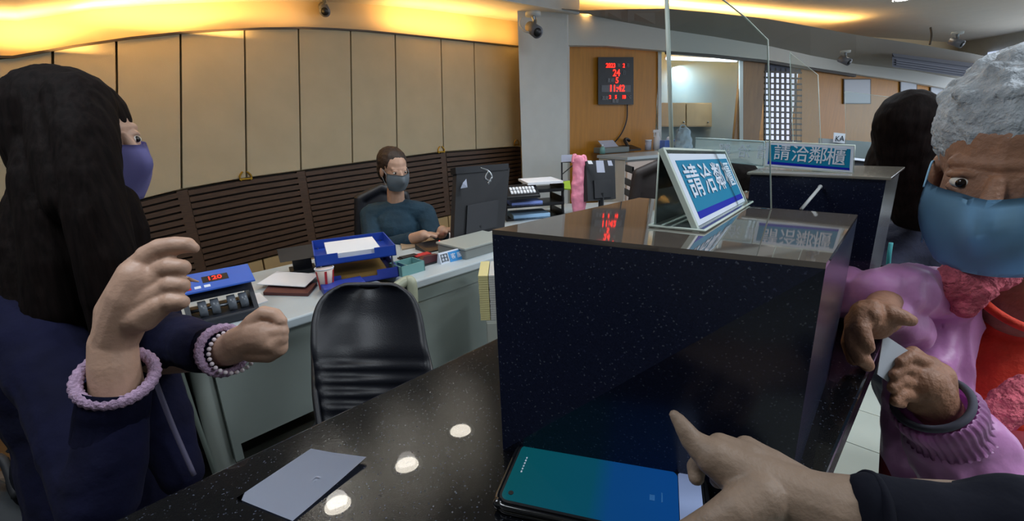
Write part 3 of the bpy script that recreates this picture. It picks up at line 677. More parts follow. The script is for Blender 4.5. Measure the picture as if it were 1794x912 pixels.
# name plate
b1 = onbase(800, 458); fr1 = frame_at(b1, math.radians(42)); npt = thing('name_plate', 'blue desk name plate with white characters and a white emblem square', 'sign', b1)
poly_extr('plate_body', [(0, 0), (.04, 0), (.025, .055), (.02, .055)], -.085, .085, SIGNW, npt, fr1)
poly_extr('blue_face', [(-.001, .004), (.0, .004), (.0175, .05), (.0165, .05)], -.035, .083, mat('plate_blue', '#2c86c8', .4), npt, fr1)
xd1 = Vector(fr1(1, 0, 0))-Vector(fr1(0, 0, 0)); yd1 = (Vector(fr1(0, .018, .05))-Vector(fr1(0, 0, 0))).normalized()
for i, ch in enumerate('客服員'): text('lettering', ch, fr1(-.012+.036*i, .0070, .028), xd1, yd1, .028, SIGNW, npt, .002)
text('emblem', '田', fr1(-.06, .0080, .028), xd1, yd1, .045, mat('emblem_dark', '#3a4550', .5), npt, .002)
# grey box right of it
b1 = onbase(846, 448); fr1 = frame_at(b1, math.radians(45)); gb = thing('grey_case', 'low grey equipment case on the desk behind the granite block', 'case', b1)
mesh_obj('case_body', box(-.11, .2, 0, .22, 0, .05, fr=fr1, bev=.008), mat('case_grey', '#7e8380', .5), gb); mesh_obj('case_lid', box(-.115, .205, -.005, .225, .05, .062, fr=fr1, bev=.004), mat('case_lid', '#989d98', .5), gb)
# desk calculator/red display
b1 = onbase(772, 440); fr1 = frame_at(b1, math.radians(40)); cal = thing('calculator', 'black desk calculator with a red lit digit in front of the seated clerk', 'calculator', b1)
poly_extr('body', [(0, 0), (.12, 0), (.12, .035), (0, .012)], -.08, .08, BLK, cal, fr1)
text('digits', '4', fr1(.05, .08, .0275), xd1, Vector(fr1(0, .12, .023))-Vector(fr1(0, 0, 0)), .05, LED, cal)
flat('paper_sheet', 'loose white papers under the seated clerk\'s hands', [(735, 432), (795, 420), (800, 402), (745, 408)], DT, PAPER, 'paper', .006)
flat('ledger', 'open tan ledger lying on the desk left of the loose papers', [(705, 440), (770, 428), (752, 412), (700, 424)], DT, mat('ledger_tan', '#93826c', .7), 'book', .012)

# monitors
def monitor(label, tl, tr, br, bl, d0, d1, z, tiltlab=True, clip=True):
    p = [P(*tl, d0), P(*tr, d1), P(*br, d1), P(*bl, d0)]
    c = (p[2]+p[3])/2; base = Vector((c.x, c.y, z)); t = thing('monitor', label, 'monitor', base)
    n = (p[1]-p[0]).cross(p[3]-p[0]).normalized(); n = n if n.y > 0 else -n
    mesh_obj('back_shell', prism(bmesh.new(), p, [q+n*.035 for q in p]), BLK2, t)
    mesh_obj('screen', prism(bmesh.new(), [q+n*.035 for q in p], [q+n*.037 for q in p]), mat('screen_dark', '#202a38', .2), t)
    i0 = [p[3]*.72+p[0]*.28, p[2]*.72+p[1]*.28]
    a, b, cc, d = [(p[3]*.5+p[0]*.5)*.8+(p[2]*.5+p[1]*.5)*.2, (p[3]*.5+p[0]*.5)*.2+(p[2]*.5+p[1]*.5)*.8, (p[3]*.95+p[0]*.05)*.2+(p[2]*.95+p[1]*.05)*.8, (p[3]*.95+p[0]*.05)*.8+(p[2]*.95+p[1]*.05)*.2]
    mesh_obj('rear_cover', prism(bmesh.new(), [a-n*.012, b-n*.012, cc-n*.012, d-n*.012], [a, b, cc, d]), BLK, t)
    bm = bmesh.new(); cyl(bm, c+n*.01+Vector((0, 0, .05)), base+n*.01+Vector((0, 0, .012)), .018); mesh_obj('neck', bm, BLK, t)
    fr_ = frame_at(base+n*.01, math.atan2((p[1]-p[0]).y, (p[1]-p[0]).x)); mesh_obj('stand_foot', box(-.11, .11, -.07, .09, 0, .012, fr=fr_, bev=.004), BLK, t)
    return t, p, n
mt, mp_, mn = monitor('large black monitor seen from behind with sticker and clip', (800, 305), (893, 294), (884, 398), (795, 422), 2.42, 2.66, DT+.005)
bm = bmesh.new(); tl, tr = P(798, 293, 2.40), P(891, 286, 2.64); prism(bm, [tl, tr, tr+Vector((0, 0, -.035)), tl+Vector((0, 0, -.035))], [q+mn*.05 for q in (tl, tr, tr+Vector((0, 0, -.035)), tl+Vector((0, 0, -.035)))]); mesh_obj('top_rail', bm, BLK, mt)
bm = bmesh.new()
for pts_ in ([(842, 294), (856, 300), (862, 310)], [(856, 300), (850, 312), (860, 318)], [(862, 310), (855, 322)]):
    tube(bm, bez([P(a, b, 2.40) for a, b in pts_], 5), .006, 6)
mesh_obj('cable_clip', bm, METAL, mt, True)
mesh_obj('sticker', prism(bmesh.new(), [P(807, 330, 2.405), P(819, 328, 2.43), P(817, 313, 2.43), P(811, 320, 2.405)], [P(807, 330, 2.409), P(819, 328, 2.434), P(817, 313, 2.434), P(811, 320, 2.409)]), PAPERG, mt)

# desk 3 with trays, pink bag, second monitor
d3c = Vector((.75, 3.15, 0)); dk3 = thing('office_desk', 'far desk with black document trays and a black monitor, mostly hidden by the granite block', 'desk', d3c)
mesh_obj('desk_top', box(-.02, 1.25, 2.85, 3.6, DT-.03, DT, bev=.005), DESKTOP, dk3)
mesh_obj('front_panel', box(.0, 1.22, 2.88, 2.9, .1, DT-.03), GREYPANEL, dk3)
for x in (.0, 1.18): mesh_obj('leg', box(x, x+.04, 2.9, 3.55, 0, DT-.03), GREYPANEL, dk3)
fr3 = frame_at((.17, 3.0, DT), math.radians(12)); dt3 = thing('document_tray', 'black three-tier document tray with white papers beside the pink bag', 'tray', (.17, 3.0, DT))
def tier(z, fr_, w_, d, par): 
    bm = bmesh.new(); box(-w_, w_, 0, d, z, z+.006, bm, fr_); box(-w_, -w_+.006, 0, d, z, z+.05, bm, fr_); box(w_-.006, w_, 0, d, z, z+.05, bm, fr_); box(-w_, w_, 0, .006, z, z+.02, bm, fr_); return mesh_obj('tier', bm, BLK, par)
for z in (.0, .09, .18): tier(z, fr3, .2, .3, dt3)
for x in (-.195, .195): 
    for y in (.01, .29): mesh_obj('post', box(x-.005, x+.005, y-.005, y+.005, 0, .23, fr=fr3), BLK, dt3)
bm = box(-.05, .19, -.01, .26, .235, .25, fr=fr3); tag(mesh_obj('paper_stack', bm, PAPER), 'white papers lying on top of the black document tray', 'paper')
bm = box(-.16, .05, .0, .22, .1, .125, fr=fr3); tag(mesh_obj('paper_stack', bm, mat('paper_blue', '#8aa0e8', .6)), 'pale blue papers in the middle tier of the black document tray', 'paper')
bm = box(-.15, .1, .0, .2, .008, .04, fr=fr3); tag(mesh_obj('paper_stack', bm, mat('paper_cyan', '#9cc4e8', .6)), 'light blue forms in the lowest tier of the black document tray', 'paper')
kb = thing('keypad', 'small black keyed device with white keys leaning on the black document tray', 'keypad', fr3(-.1, -.06, .15))
fk = lambda x, y, z: fr3(-.09+x, -.03+y, .19+z+y*.5)
mesh_obj('keypad_body', box(-.12, .10, -.06, .06, 0, .02, fr=fk, bev=.003), BLK, kb)
for i in range(8):
    for j in range(2): mesh_obj('key', box(-.085+.021*i, -.070+.021*i, -.035+.035*j, -.01+.035*j, .02, .026, fr=fk), PAPER, kb)
gp = tag(mesh_obj('green_folder', plate([P(965, 330, 3.35), P(1000, 333, 3.35), P(998, 318, 3.5), P(967, 322, 3.5)], .01), GREEN), 'lime green folder behind the white papers by the pink bag', 'folder')
bmk = bmesh.new(); k0 = onz(993, 372, DT); k0 = Vector((.36, 3.12, DT))
bs = thing('bookend_stand', 'black metal rack post with a white tag left of the pink bag', 'stand', k0)
bm = bmesh.new(); tube(bm, [k0, k0+Vector((0, 0, .36)), k0+Vector((.12, 0, .36))], .006, 6); tube(bm, [k0+Vector((0, 0, .28)), k0+Vector((.1, 0, .36))], .004, 6); mesh_obj('post', bm, BLK, bs)
mesh_obj('foot', box(k0.x-.04, k0.x+.06, k0.y-.04, k0.y+.04, DT, DT+.006), BLK, bs)
mesh_obj('tag', box(k0.x-.005, k0.x+.07, k0.y-.02, k0.y-.015, DT+.365, DT+.41), PAPERG, bs)
# pink plastic bag
fw0 = 0
PB = mat('pink_film', '#d8849c', .35, var=.15, vscale=30, bump=.6, bscale=20)
bg = thing('plastic_bag', 'translucent pink plastic bag hanging beside the black monitor', 'bag', P(1014, 366, 3.0))
bm = bmesh.new(); pch(bm, [(1013, 282, 3.0, 11), (1013, 310, 3.0, 12), (1014, 345, 3.0, 14), (1015, 365, 3.0, 12)])
for v in bm.verts: v.co.y = 3.0+(v.co.y-3.0)*.5
fuse('bag_body', bm, PB, bg, .005, 4, .005, 18)
bm = bmesh.new(); tube(bm, bez([P(1004, 285, 2.97), P(1006, 272, 2.97), P(1014, 277, 2.97), P(1024, 274, 2.97), P(1026, 290, 2.97)], 6), [.012]*25, 8); mesh_obj('handles', bm, PB, bg, True)
# second monitor
m2, mp2, mn2 = monitor('black monitor with paper notes on its top edge, right of the pink bag', (1027, 282), (1077, 279), (1079, 348), (1030, 352), 2.95, 3.1, DT)
for a, b, c, d, m in ((1046, 302, 1060, 281, PAPERG), (1031, 287, 1039, 281, PAPER), (1066, 290, 1074, 281, PAPERG)):
    mesh_obj('note', prism(bmesh.new(), [P(a, b, 2.93), P(c, b, 2.93), P(c-3, d, 2.93), P(a-2, d, 2.93)], [P(a, b, 2.935), P(c, b, 2.935), P(c-3, d, 2.935), P(a-2, d, 2.935)]), m, m2)
# trays right of it
fr4 = frame_at((1.06, 3.35, DT), 0); dt4 = thing('document_tray', 'black open tray rack right of the second monitor', 'tray', (1.06, 3.35, DT))
for z in (.06, .14, .24): tier(z, fr4, .16, .22, dt4)
for x in (-.155, .155): mesh_obj('post', box(x-.005, x+.005, 0, .01, 0, .29, fr=fr4), BLK, dt4)
# yellow-white ledger stack beside the block
g0 = Vector((-.06, 1.72, 0)); pd = thing('pedestal_cabinet', 'light grey pedestal cabinet standing directly behind the granite block', 'cabinet', (.05, 1.85, 0))
mesh_obj('cabinet_body', box(-.115, .2, 1.70, 2.05, .02, .6, bev=.004), mat('pedestal_grey', '#a8aca4', .5), pd)
mesh_obj('drawer_front', box(-.11, .195, 1.69, 1.70, .33, .59), mat('pedestal_front', '#a1a59d', .5), pd); mesh_obj('drawer_front', box(-.11, .195, 1.69, 1.70, .03, .31), mat('pedestal_front', '#a1a59d', .5), pd)
PY = mat('form_yellow', '#c9c08a', .7); PG = mat('form_grey', '#b4b4b0', .7)
for k in range(20):
    for (x0, x1, m, s) in ((-.135, -.097, PY, 'yellow-edged'), (-.094, .06, PG, 'grey')):
        o = mesh_obj('form_pad', box(x0+random.uniform(-.001, .001), x1, 1.70, 1.9, .602+k*.0095, .602+k*.0095+.008), m)
        tag(o, f'thin {s} form pad in the {"left" if s[0]=="y" else "right"} stack on the light grey pedestal cabinet', 'pad', f'{s} form pads stacked on the pedestal cabinet')

# cables on the floor behind
def cable(label, pts, r, z, m=BLK):
    bm = bmesh.new(); tube(bm, bez([onz(a, b, z)+Vector((0, 0, r)) for a, b in pts], 8), r, 6)
    return tag(mesh_obj('cable', bm, m, None, True), label, 'cable')
cable('black cable loop on the floor under the desk right of the chair', [(765, 610), (785, 625), (810, 625), (835, 608)], .008, 0)
cable('thin black cable crossing the floor beside the chair', [(750, 608), (780, 612), (820, 600)], .005, 0)
bm = bmesh.new(); p = onz(825, 612, 0); box(p.x-.07, p.x+.07, p.y-.04, p.y+.04, 0, .05, bm, bev=.006); tag(mesh_obj('power_adapter', bm, BLK), 'black power adapter box on the floor by the cable loop', 'adapter')
bm = bmesh.new(); tube(bm, bez([W(.16, 1.60, .70), W(.17, 1.58, .4), W(.2, 1.6, .05), W(.3, 1.62, .01)], 8), .007, 6); tag(mesh_obj('cable', bm, mat('cable_grey', '#5d6660', .5), None, True), 'grey cable hanging down beside the desk leg', 'cable')

# ------------------------------------------------------------------ CHAIRS
def shell(name, outline, d, thick, dish, m, parent, n=None):
    """padded chair back: rows of the outline from top to bottom"""
    bm = bmesh.new(); K = 18; F_, B_ = [], []
    for (xl, xr, y, dd, rib) in outline:
        fr_, br_ = [], []
        for k in range(K+1):
            s = -1+2*k/K; x = (xl+xr)/2+(xr-xl)/2*s; e = 1-abs(s)**6
            bul = thick*e*.5+rib*e; dep = dd+d*(s*s)*(-1)*dish
            fr_.append(bm.verts.new(P(x, y, dep-bul))); br_.append(bm.verts.new(P(x, y, dep+thick*.5*e+.002)))
        F_.append(fr_); B_.append(br_)
    R_ = len(F_)
    for A in (F_, B_):
        for i in range(R_-1):
            for k in range(K): bm.faces.new((A[i][k], A[i][k+1], A[i+1][k+1], A[i+1][k]))
    for i in range(R_-1):
        for k in (0, K): bm.faces.new((F_[i][k], F_[i+1][k], B_[i+1][k], B_[i][k]))
    for k in range(K):
        for i in (0, R_-1): bm.faces.new((F_[i][k], F_[i][k+1], B_[i][k+1], B_[i][k]))
    o = mesh_obj(name, bm, m, parent, True); return o
cb = onz(660, 900, 0); cx_, cy_ = P(655, 600, 1.42).x, P(655, 600, 1.42).y
ch = thing('office_chair', 'black leather office chair with ribbed lower back behind the counter', 'chair', (cx_, cy_+.3, 0))
rows = []
TOPY = [(499, 612, 684), (502, 596, 697), (508, 583, 708), (516, 571, 719), (528, 560, 728), (545, 552, 735), (570, 547, 741), (600, 546, 746), (625, 547, 752)]
for y, a, b in TOPY: rows.append((a, b, y, 1.42-(y-500)*.0007, -.012 if 530 < y < 600 else 0))
for i in range(22):
    y = 630+i*6; a = 548+(i*6)*.13; b = 753+(i*6)*.12; rib = .012*abs(math.sin((y-630)/24*math.pi)) if y < 730 else 0
    rows.append((a, b, y, 1.335-(y-630)*.0004, rib))
rows.append((566, 775, 800, 1.25, 0))
shell('backrest', rows, .10, .05, 1, LEATHER, ch)
bm = bmesh.new(); edge = [P(a+3, y, 1.385-(y-500)*.0006) for y, a, b in TOPY[::-1]]+[P(b-3, y, 1.385-(y-500)*.0006) for y, a, b in TOPY]
edge = [P(562, 760, 1.15), P(552, 690, 1.21)]+edge+[P(764, 690, 1.2)]
bm2 = bmesh.new(); tube(bm2, bez(edge, 4), .0085, 8); mesh_obj('piping', bm2, LEATHER, ch, True)
sx, sy = cx_, cy_+.1
fs = frame_at((sx, sy, 0), math.radians(4))
mesh_obj('seat', box(-.22, .22, -.50, -.06, .40, .49, fr=fs, bev=.03), LEATHER, ch, True)
bm = bmesh.new(); cyl(bm, fs(0, -.28, .1), fs(0, -.28, .4), .03); mesh_obj('gas_lift', bm, BLK, ch, True)
mesh_obj('back_bracket', box(-.04, .04, -.07, -.03, .36, .62, fr=fs, bev=.005), BLK, ch)
for k in range(5):
    a = 2*math.pi*k/5+.3; bm = bmesh.new(); tube(bm, [fs(0, -.28, .11), fs(.27*math.cos(a), -.28+.27*math.sin(a), .065)], [.025, .016], 8); lg = mesh_obj('leg', bm, BLK, ch, True)
    bm = bmesh.new(); c = Vector(fs(.27*math.cos(a), -.28+.27*math.sin(a), .028)); cyl(bm, c-Vector((.012, 0, 0)), c+Vector((.012, 0, 0)), .028, n=14); mesh_obj('caster', bm, BLK, lg, True)
def simple_chair(label, c, ang, h=1.0, parts_m=LEATHER):
    t = thing('office_chair', label, 'chair', (c[0], c[1], 0)); f = frame_at((c[0], c[1], 0), ang)
    bm = bmesh.new(); chain(bm, [(f(x, .23-.0*abs(x), z), .035) for x, z in ((-.15, h-.1), (0, h-.04), (.15, h-.1))]); 
    chain(bm, [(f(-.15, .23, h-.1), .035), (f(-.19, .22, h-.4), .035), (f(0, .21, h-.42), .035), (f(.19, .22, h-.4), .035), (f(.15, .23, h-.1), .035)])
    ball(bm, f(0, .23, h-.24), (.17, .035, .2), Matrix.Rotation(ang, 3, 'Z')); fuse('backrest', bm, parts_m, t, .008, 4)
    mesh_obj('seat', box(-.22, .22, -.24, .2, .40, .48, fr=f, bev=.025), parts_m, t, True)
    bm = bmesh.new(); cyl(bm, f(0, -.02, .08), f(0, -.02, .4), .03); mesh_obj('gas_lift', bm, BLK, t, True)
    mesh_obj('back_bracket', box(-.03, .03, .18, .215, .38, h-.3, fr=f), BLK, t)
    for k in range(5):
        a = 2*math.pi*k/5; bm = bmesh.new(); tube(bm, [f(0, -.02, .1), f(.26*math.cos(a), -.02+.26*math.sin(a), .03)], [.025, .025], 8); mesh_obj('leg', bm, BLK, t, True)
    return t

# ------------------------------------------------------------------ WALL THINGS
ck = thing('digital_clock', 'black digital calendar clock with red figures on the wooden wall', 'clock', onfar(1079, 184, .04))
def fq(x0, x1, y0, y1, o0, o1, x0b=None): 
    a = [onfar(x0, y1, o0), onfar(x1, y1, o0), onfar(x1, y0, o0), onfar(x0, y0, o0)]; b = [onfar(x0, y1, o1), onfar(x1, y1, o1), onfar(x1, y0, o1), onfar(x0, y0, o1)]
    return prism(bmesh.new(), a, b)
mesh_obj('case', fq(1048, 1110, 100, 183, .005, .05), BLK, ck)
mesh_obj('time_strip', fq(1054, 1105, 149, 161, .05, .053), mat('strip_grey', '#5c6068', .5), ck)
wx = Vector((1, .45, 0)).normalized(); uz = Vector((0, 0, 1))
for s, x, y, z in (('2023', 1070, 115, .055), ('2', 1093, 115, .05), ('24', 1080, 128, .085), ('5', 1081, 141, .075), ('11:42', 1081, 155, .085), ('2', 1069, 170, .045), ('5', 1079, 170, .045), ('18', 1093, 170, .045)):
    text('digits', s, onfar(x, y, .056), wx, uz, z*1.15, LED, ck, .004, .0012)
GT = mat('clock_print', '#8b9098', .6)
for s, x, y in (('年', 1084, 115), ('月', 1100, 115), ('日', 1094, 128), ('星期', 1070, 141), ('溫度', 1060, 172), ('°C', 1103, 170), ('農曆', 1078, 177)):
    text('caption', s, onfar(x, y, .056), wx, uz, .045, GT, ck, .002)
bm = bmesh.new(); tube(bm, bez([onfar(a, b, .02) for a, b in ((1099, 183), (1098, 210), (1088, 235), (1070, 254), (1045, 262))], 8), .007, 6)
mesh_obj('power_cord', bm, BLK, ck, True)
POST = mat('poster_white', '#b9bdc4', .5)
for (x0, x1, y0, y1, lab) in ((1478, 1526, 138, 182, 'white framed notice nearest the lattice window'), (1577, 1607, 142, 172, 'small white notice on the wooden wall between two larger ones'), (1630, 1668, 144, 180, 'white notice on the wooden wall by the white-haired person')):
    c = onfar((x0+x1)/2, y1, .01); t = thing('wall_notice', lab, 'notice', c)
    mesh_obj('frame', fq(x0, x1, y0, y1, .002, .02), mat('frame_dark', '#4a4038', .5), t); mesh_obj('sheet', fq(x0+1.5, x1-1.5, y0+1.5, y1-1.5, .02, .024), POST, t)
# air conditioner
ac = thing('air_conditioner', 'long grey wall air conditioner high on the right of the cornice', 'air conditioner', onfar(1636, 130, .5))
def acq(pts, o0, o1): return prism(bmesh.new(), [onfar(*p, o0) for p in pts], [onfar(*p, o1) for p in pts])
mesh_obj('housing', acq([(1563, 117), (1712, 138), (1716, 112), (1563, 93)], .45, .75), mat('ac_grey', '#3c3f4d', .7), ac)
mesh_obj('top_grille', acq([(1566, 99), (1714, 119), (1716, 112), (1563, 93)], .75, .78), mat('ac_dark', '#2c2e3a', .7), ac)
for k in range(3): mesh_obj('louver', acq([(1570, 104+k*4), (1710, 124+k*4), (1710, 126+k*4), (1570, 106+k*4)], .75, .77), mat('ac_light', '#4a4d5b', .7), ac)
# back-room cabinet
bc = thing('wall_cabinet', 'pale wooden cupboard hanging in the lit back room opening', 'cabinet', onfar(1202, 222, -.4))
mesh_obj('carcass', fq(1158, 1247, 180, 222, -.5, -.25), mat('cabinet_wood', '#a98f66', .5, var=.08), bc)
for x0, x1 in ((1159, 1201), (1203, 1246)):
    dr = mesh_obj('door', fq(x0, x1, 182, 220, -.25, -.235), mat('cabinet_wood', '#a98f66', .5, var=.08), bc)
    bm = bmesh.new(); ball(bm, onfar((x0+x1)/2+(18 if x0 < 1200 else 16), 214, -.22), .012); mesh_obj('knob', bm, METAL, dr, True)
# far worktop and its things
fcz = 1.02
f0, f1 = onz(1035, 276, fcz), onz(1350, 292, fcz)
fc = thing('far_worktop', 'pale worktop with white cupboards along the wooden wall', 'worktop', (1.4, 4.6, 0))
fw = frame_at((1.3, 4.85+.15, 0), math.atan(.45))
mesh_obj('worktop', box(-.38, 2.2, -.45, .05, fcz-.03, fcz, fr=fw, bev=.003), mat('pale_top', '#a9b4bb', .3), fc)
for k in range(5): mesh_obj('cupboard_door', box(-.36+k*.51, -.36+.49+k*.51, -.43, -.40, .05, fcz-.05, fr=fw), mat('cup_white', '#9aa7ab', .5) if k != 1 else mat('cup_pale', '#b6c2cc', .4), fc)
mesh_obj('cupboard_body', box(-.37, 2.18, -.40, .03, 0, fcz-.03, fr=fw), WHITEW, fc)
def fbase(px): 
    r = ray(px, 262); t = (4.68)/(r.y-.45*r.x); return Vector((r.x*t, r.y*t, fcz))
b = fbase(1112); tp = thing('desk_phone', 'black desk telephone on the far worktop', 'telephone', b); f = frame_at(b, .4)
poly_extr('base', [(0, 0), (.18, 0), (.18, .06), (0, .02)], -.09, .09, BLK, tp, f)
bm = bmesh.new(); tube(bm, bez([f(-.07, .03, .05), f(-.075, .09, .12), f(-.02, .12, .13), f(.03, .14, .11)], 6), .018, 8); mesh_obj('handset', bm, BLK, tp, True)
b = fbase(1150); t = thing('spray_bottle', 'white spray bottle on the far worktop', 'bottle', b)
bm = bmesh.new(); tube(bm, [b, b+Vector((0, 0, .12)), b+Vector((0, 0, .16)), b+Vector((0, 0, .19))], [.04, .04, .018, .016], 16); mesh_obj('bottle_body', bm, PAPER, t, True)
bm = bmesh.new(); box(b.x-.05, b.x+.03, b.y-.012, b.y+.012, b.z+.19, b.z+.22, bm); box(b.x-.04, b.x-.03, b.y-.008, b.y+.008, b.z+.14, b.z+.19, bm); mesh_obj('trigger', bm, PAPER, t)
b = fbase(1139); t = thing('jar', 'white jar between the telephone and the blue box on the far worktop', 'jar', b+Vector((0, -.05, 0)))
bm = bmesh.new(); cyl(bm, b+Vector((-.04, -.05, 0)), b+Vector((-.04, -.05, .1)), .035); mesh_obj('jar_body', bm, PAPERG, t, True)
bm = bmesh.new(); cyl(bm, b+Vector((-.04, -.05, .1)), b+Vector((-.04, -.05, .115)), .037); mesh_obj('lid', bm, SIGNW, t, True)
b = fbase(1160); t = thing('tissue_box', 'blue tissue box at the right end of the far worktop', 'box', b); f = frame_at(b, .4)
mesh_obj('carton', box(-.07, .13, -.12, -.02, 0, .10, fr=f, bev=.004), mat('tissue_blue', '#5f7fd0', .5), t); bm = bmesh.new(); ball(bm, f(.03, -.07, .11), (.03, .02, .03)); mesh_obj('tissue', bm, PAPER, t, True)
b = fbase(1075); t = thing('fax_machine', 'grey fax machine on the left of the far worktop', 'machine', b); f = frame_at(b, .4)
mesh_obj('body', box(-.2, .14, -.1, .1, 0, .06, fr=f, bev=.01), mat('fax_grey', '#6f7878', .5), t); mesh_obj('paper_tray', prism(bmesh.new(), [f(-.12, .02, .06), f(.08, .02, .06), f(.06, .1, .13), f(-.14, .1, .13)], [f(-.12, .025, .06), f(.08, .025, .06), f(.06, .105, .13), f(-.14, .105, .13)]), PAPERG, t)
b = fbase(1052); t = thing('glue_bottle', 'small teal bottle in front of the grey fax machine', 'bottle', b)
bm = bmesh.new(); tube(bm, [b+Vector((0, -.1, 0)), b+Vector((0, -.1, .06)), b+Vector((0, -.1, .08))], [.03, .028, .01], 12); mesh_obj('bottle_body', bm, TEAL, t, True)
bm = bmesh.new(); cyl(bm, b+Vector((0, -.1, .08)), b+Vector((0, -.1, .1)), .01); mesh_obj('cap', bm, SIGNW, t, True)
# pale cloth hung in opening
bm = bmesh.new(); pch(bm, [(1197, 236, 5.2, 13), (1196, 258, 5.2, 16)]); 
bagc = thing('plastic_bag', 'pale blue plastic bag standing in the back room opening', 'bag', P(1196, 270, 5.2)); fuse('bag_body', bm, mat('pale_film', '#9fb4c4', .4), bagc, .01, 2, .02, 15)
bm = bmesh.new(); tube(bm, bez([P(1190, 228, 5.15), P(1193, 220, 5.15), P(1200, 220, 5.15), P(1203, 228, 5.15)], 5), .008, 6); mesh_obj('handles', bm, mat('pale_film', '#9fb4c4', .4), bagc, True)
# low pale partition at the far tellers
pt = thing('teller_partition', 'pale grey teller partition beyond the upright blue sign', 'partition', P(1560, 300, 3.4)*1)
def pq(pts, d, th): return prism(bmesh.new(), [P(*p, d) for p in pts], [P(*p, d)+Vector((0, th, 0)) for p in pts])
mesh_obj('partition_panel', pq([(1440, 300), (1700, 330), (1700, 262), (1440, 242)], 3.4, .04), mat('partition_grey', '#8e969c', .5), pt)
pb_ = [P(1440, 300, 3.4), P(1700, 330, 3.4)]; pb_ = pb_+[p+Vector((0, .04, 0)) for p in pb_[::-1]]
mesh_obj('partition_base', prism(bmesh.new(), [Vector((p.x, p.y, 0)) for p in pb_], pb_), mat('partition_dark', '#2a2d34', .6), pt)
mesh_obj('partition_ledge', pq([(1495, 290), (1700, 312), (1700, 300), (1495, 277)], 3.2, .2), mat('ledge_dark', '#22262e', .4), pt)
mesh_obj('ledge_trim', pq([(1495, 280), (1700, 302), (1700, 298), (1495, 276)], 3.18, .02), SIGNW, pt)
nc = thing('counter_card', 'small white card with dark letters standing on the far teller partition', 'card', P(1471, 250, 3.38))
mesh_obj('card', pq([(1461, 249), (1480, 251), (1481, 234), (1462, 232)], 3.36, .01), SIGNW, nc)
text('lettering', 'KA', P(1471, 243, 3.35), (1, .1, 0), (0, 0, 1), .055, mat('ink', '#1b2233', .6), nc, .002)
# grey equipment under the reflected sign sheet
bm = bmesh.new()
for k in range(6): 
    a = P(1235+0*k, 290+k*9, 2.9); b = P(1335, 293+k*9, 2.9); prism(bm, [a, b, b-Vector((0, 0, .022)), a-Vector((0, 0, .022))], [q+Vector((0, .2, 0)) for q in (a, b, b-Vector((0, 0, .022)), a-Vector((0, 0, .022)))])
rk = thing('filing_rack', 'grey stacked filing rack behind the dark-haired clerk', 'rack', P(1285, 345, 2.9)); mesh_obj('rack_body', pq([(1322, 370), (1340, 370), (1340, 290), (1322, 288)], 2.95, .25), mat('rack_grey', '#7f8a88', .5), rk); mesh_obj('shelves', bm, mat('rack_pale', '#95a09e', .5), rk)

# ceiling cameras
def dome_cam(label, c, s=1.0, drop=True):
    c = Vector(c); t = thing('security_camera', label, 'camera', c)
    bm = bmesh.new(); cyl(bm, c+Vector((0, 0, .05*s)), c+Vector((0, 0, .03*s)), .045*s, n=20); mesh_obj('mount', bm, WHITEW, t, True)
    bm = bmesh.new(); tube(bm, bez([c+Vector((.0, 0, .03*s)), c+Vector((.01*s, 0, 0)), c+Vector((.0, -.02*s, -.03*s))], 5), .012*s, 8); mesh_obj('bracket', bm, METAL, t, True)
    bm = bmesh.new(); d = Vector((.4, -1, -.5)).normalized(); cyl(bm, c+Vector((0, 0, -.04*s))-d*.05*s, c+Vector((0, 0, -.04*s))+d*.06*s, .032*s, .035*s); bd = mesh_obj('body', bm, mat('cam_body', '#6d7078', .35), t, True)
    bm = bmesh.new(); cyl(bm, c+Vector((0, 0, -.04*s))+d*.058*s, c+Vector((0, 0, -.04*s))+d*.066*s, .024*s); mesh_obj('lens', bm, BLK, bd, True)
    return t
dome_cam('small ceiling security camera above the cream wall panels', P(566, 4, 3.3), 1.1)
t = dome_cam('white ceiling security camera at the corner of the pillar', P(934, 38, 4.0), 1.5)
bm = bmesh.new(); tube(bm, bez([P(914, 30, 4.0), P(911, 42, 4.0), P(920, 55, 4.0), P(935, 56, 4.0)], 6), .008, 6); mesh_obj('loose_cable', bm, WHITEW, t, True)
dome_cam('small security camera under the far cornice above the lattice window', P(1480, 98, 4.6), 1.0)
dome_cam('small security camera below the ceiling above the air conditioner', P(1676, 66, 4.3), 1.0)
bm = bmesh.new(); tube(bm, bez([P(1630, 48, 4.3), P(1632, 62, 4.3), P(1629, 78, 4.3)], 5), .009, 6); tag(mesh_obj('ceiling_hook', bm, mat('hook', '#4d443c', .5), None, True), 'thin dark hook hanging from the ceiling left of the camera', 'hook')

# lower-left cupboard and cables
cc = thing('low_cabinet', 'low brown wooden cabinet at the left edge behind the standing woman', 'cabinet', onz(20, 790, 0.0))
g = P(10, 800, 1.6)
def lq(pts, d, th): return prism(bmesh.new(), [P(*p, d) for p in pts], [P(*p, d)+Vector((-.1*th, th, 0)) for p in pts])
mesh_obj('cabinet_panel', lq([(-120, 900), (110, 900), (110, 640), (-120, 640)], 1.7, .4), mat('cabinet_brown', '#8a5f33', .5, var=.12), cc)
mesh_obj('shelf_strip', lq([(-120, 860), (110, 842), (110, 830), (-120, 846)], 1.66, .05), mat('strip_tan', '#77685a', .6), cc)
bm = bmesh.new()
for k in range(7):
    x = 6+k*7; tube(bm, bez([P(x-8, 650, 1.6), P(x+random.uniform(-8, 8), 700, 1.58), P(x+14+random.uniform(-12, 12), 760, 1.58), P(x+random.uniform(-20, 20), 790, 1.57), P(x+30, 765+k*7, 1.57)], 6), .004, 6)
tag(mesh_obj('cable', bm, BLK, None, True), 'tangle of thin black cables at the lower left behind the woman', 'cable')['kind'] = 'stuff'
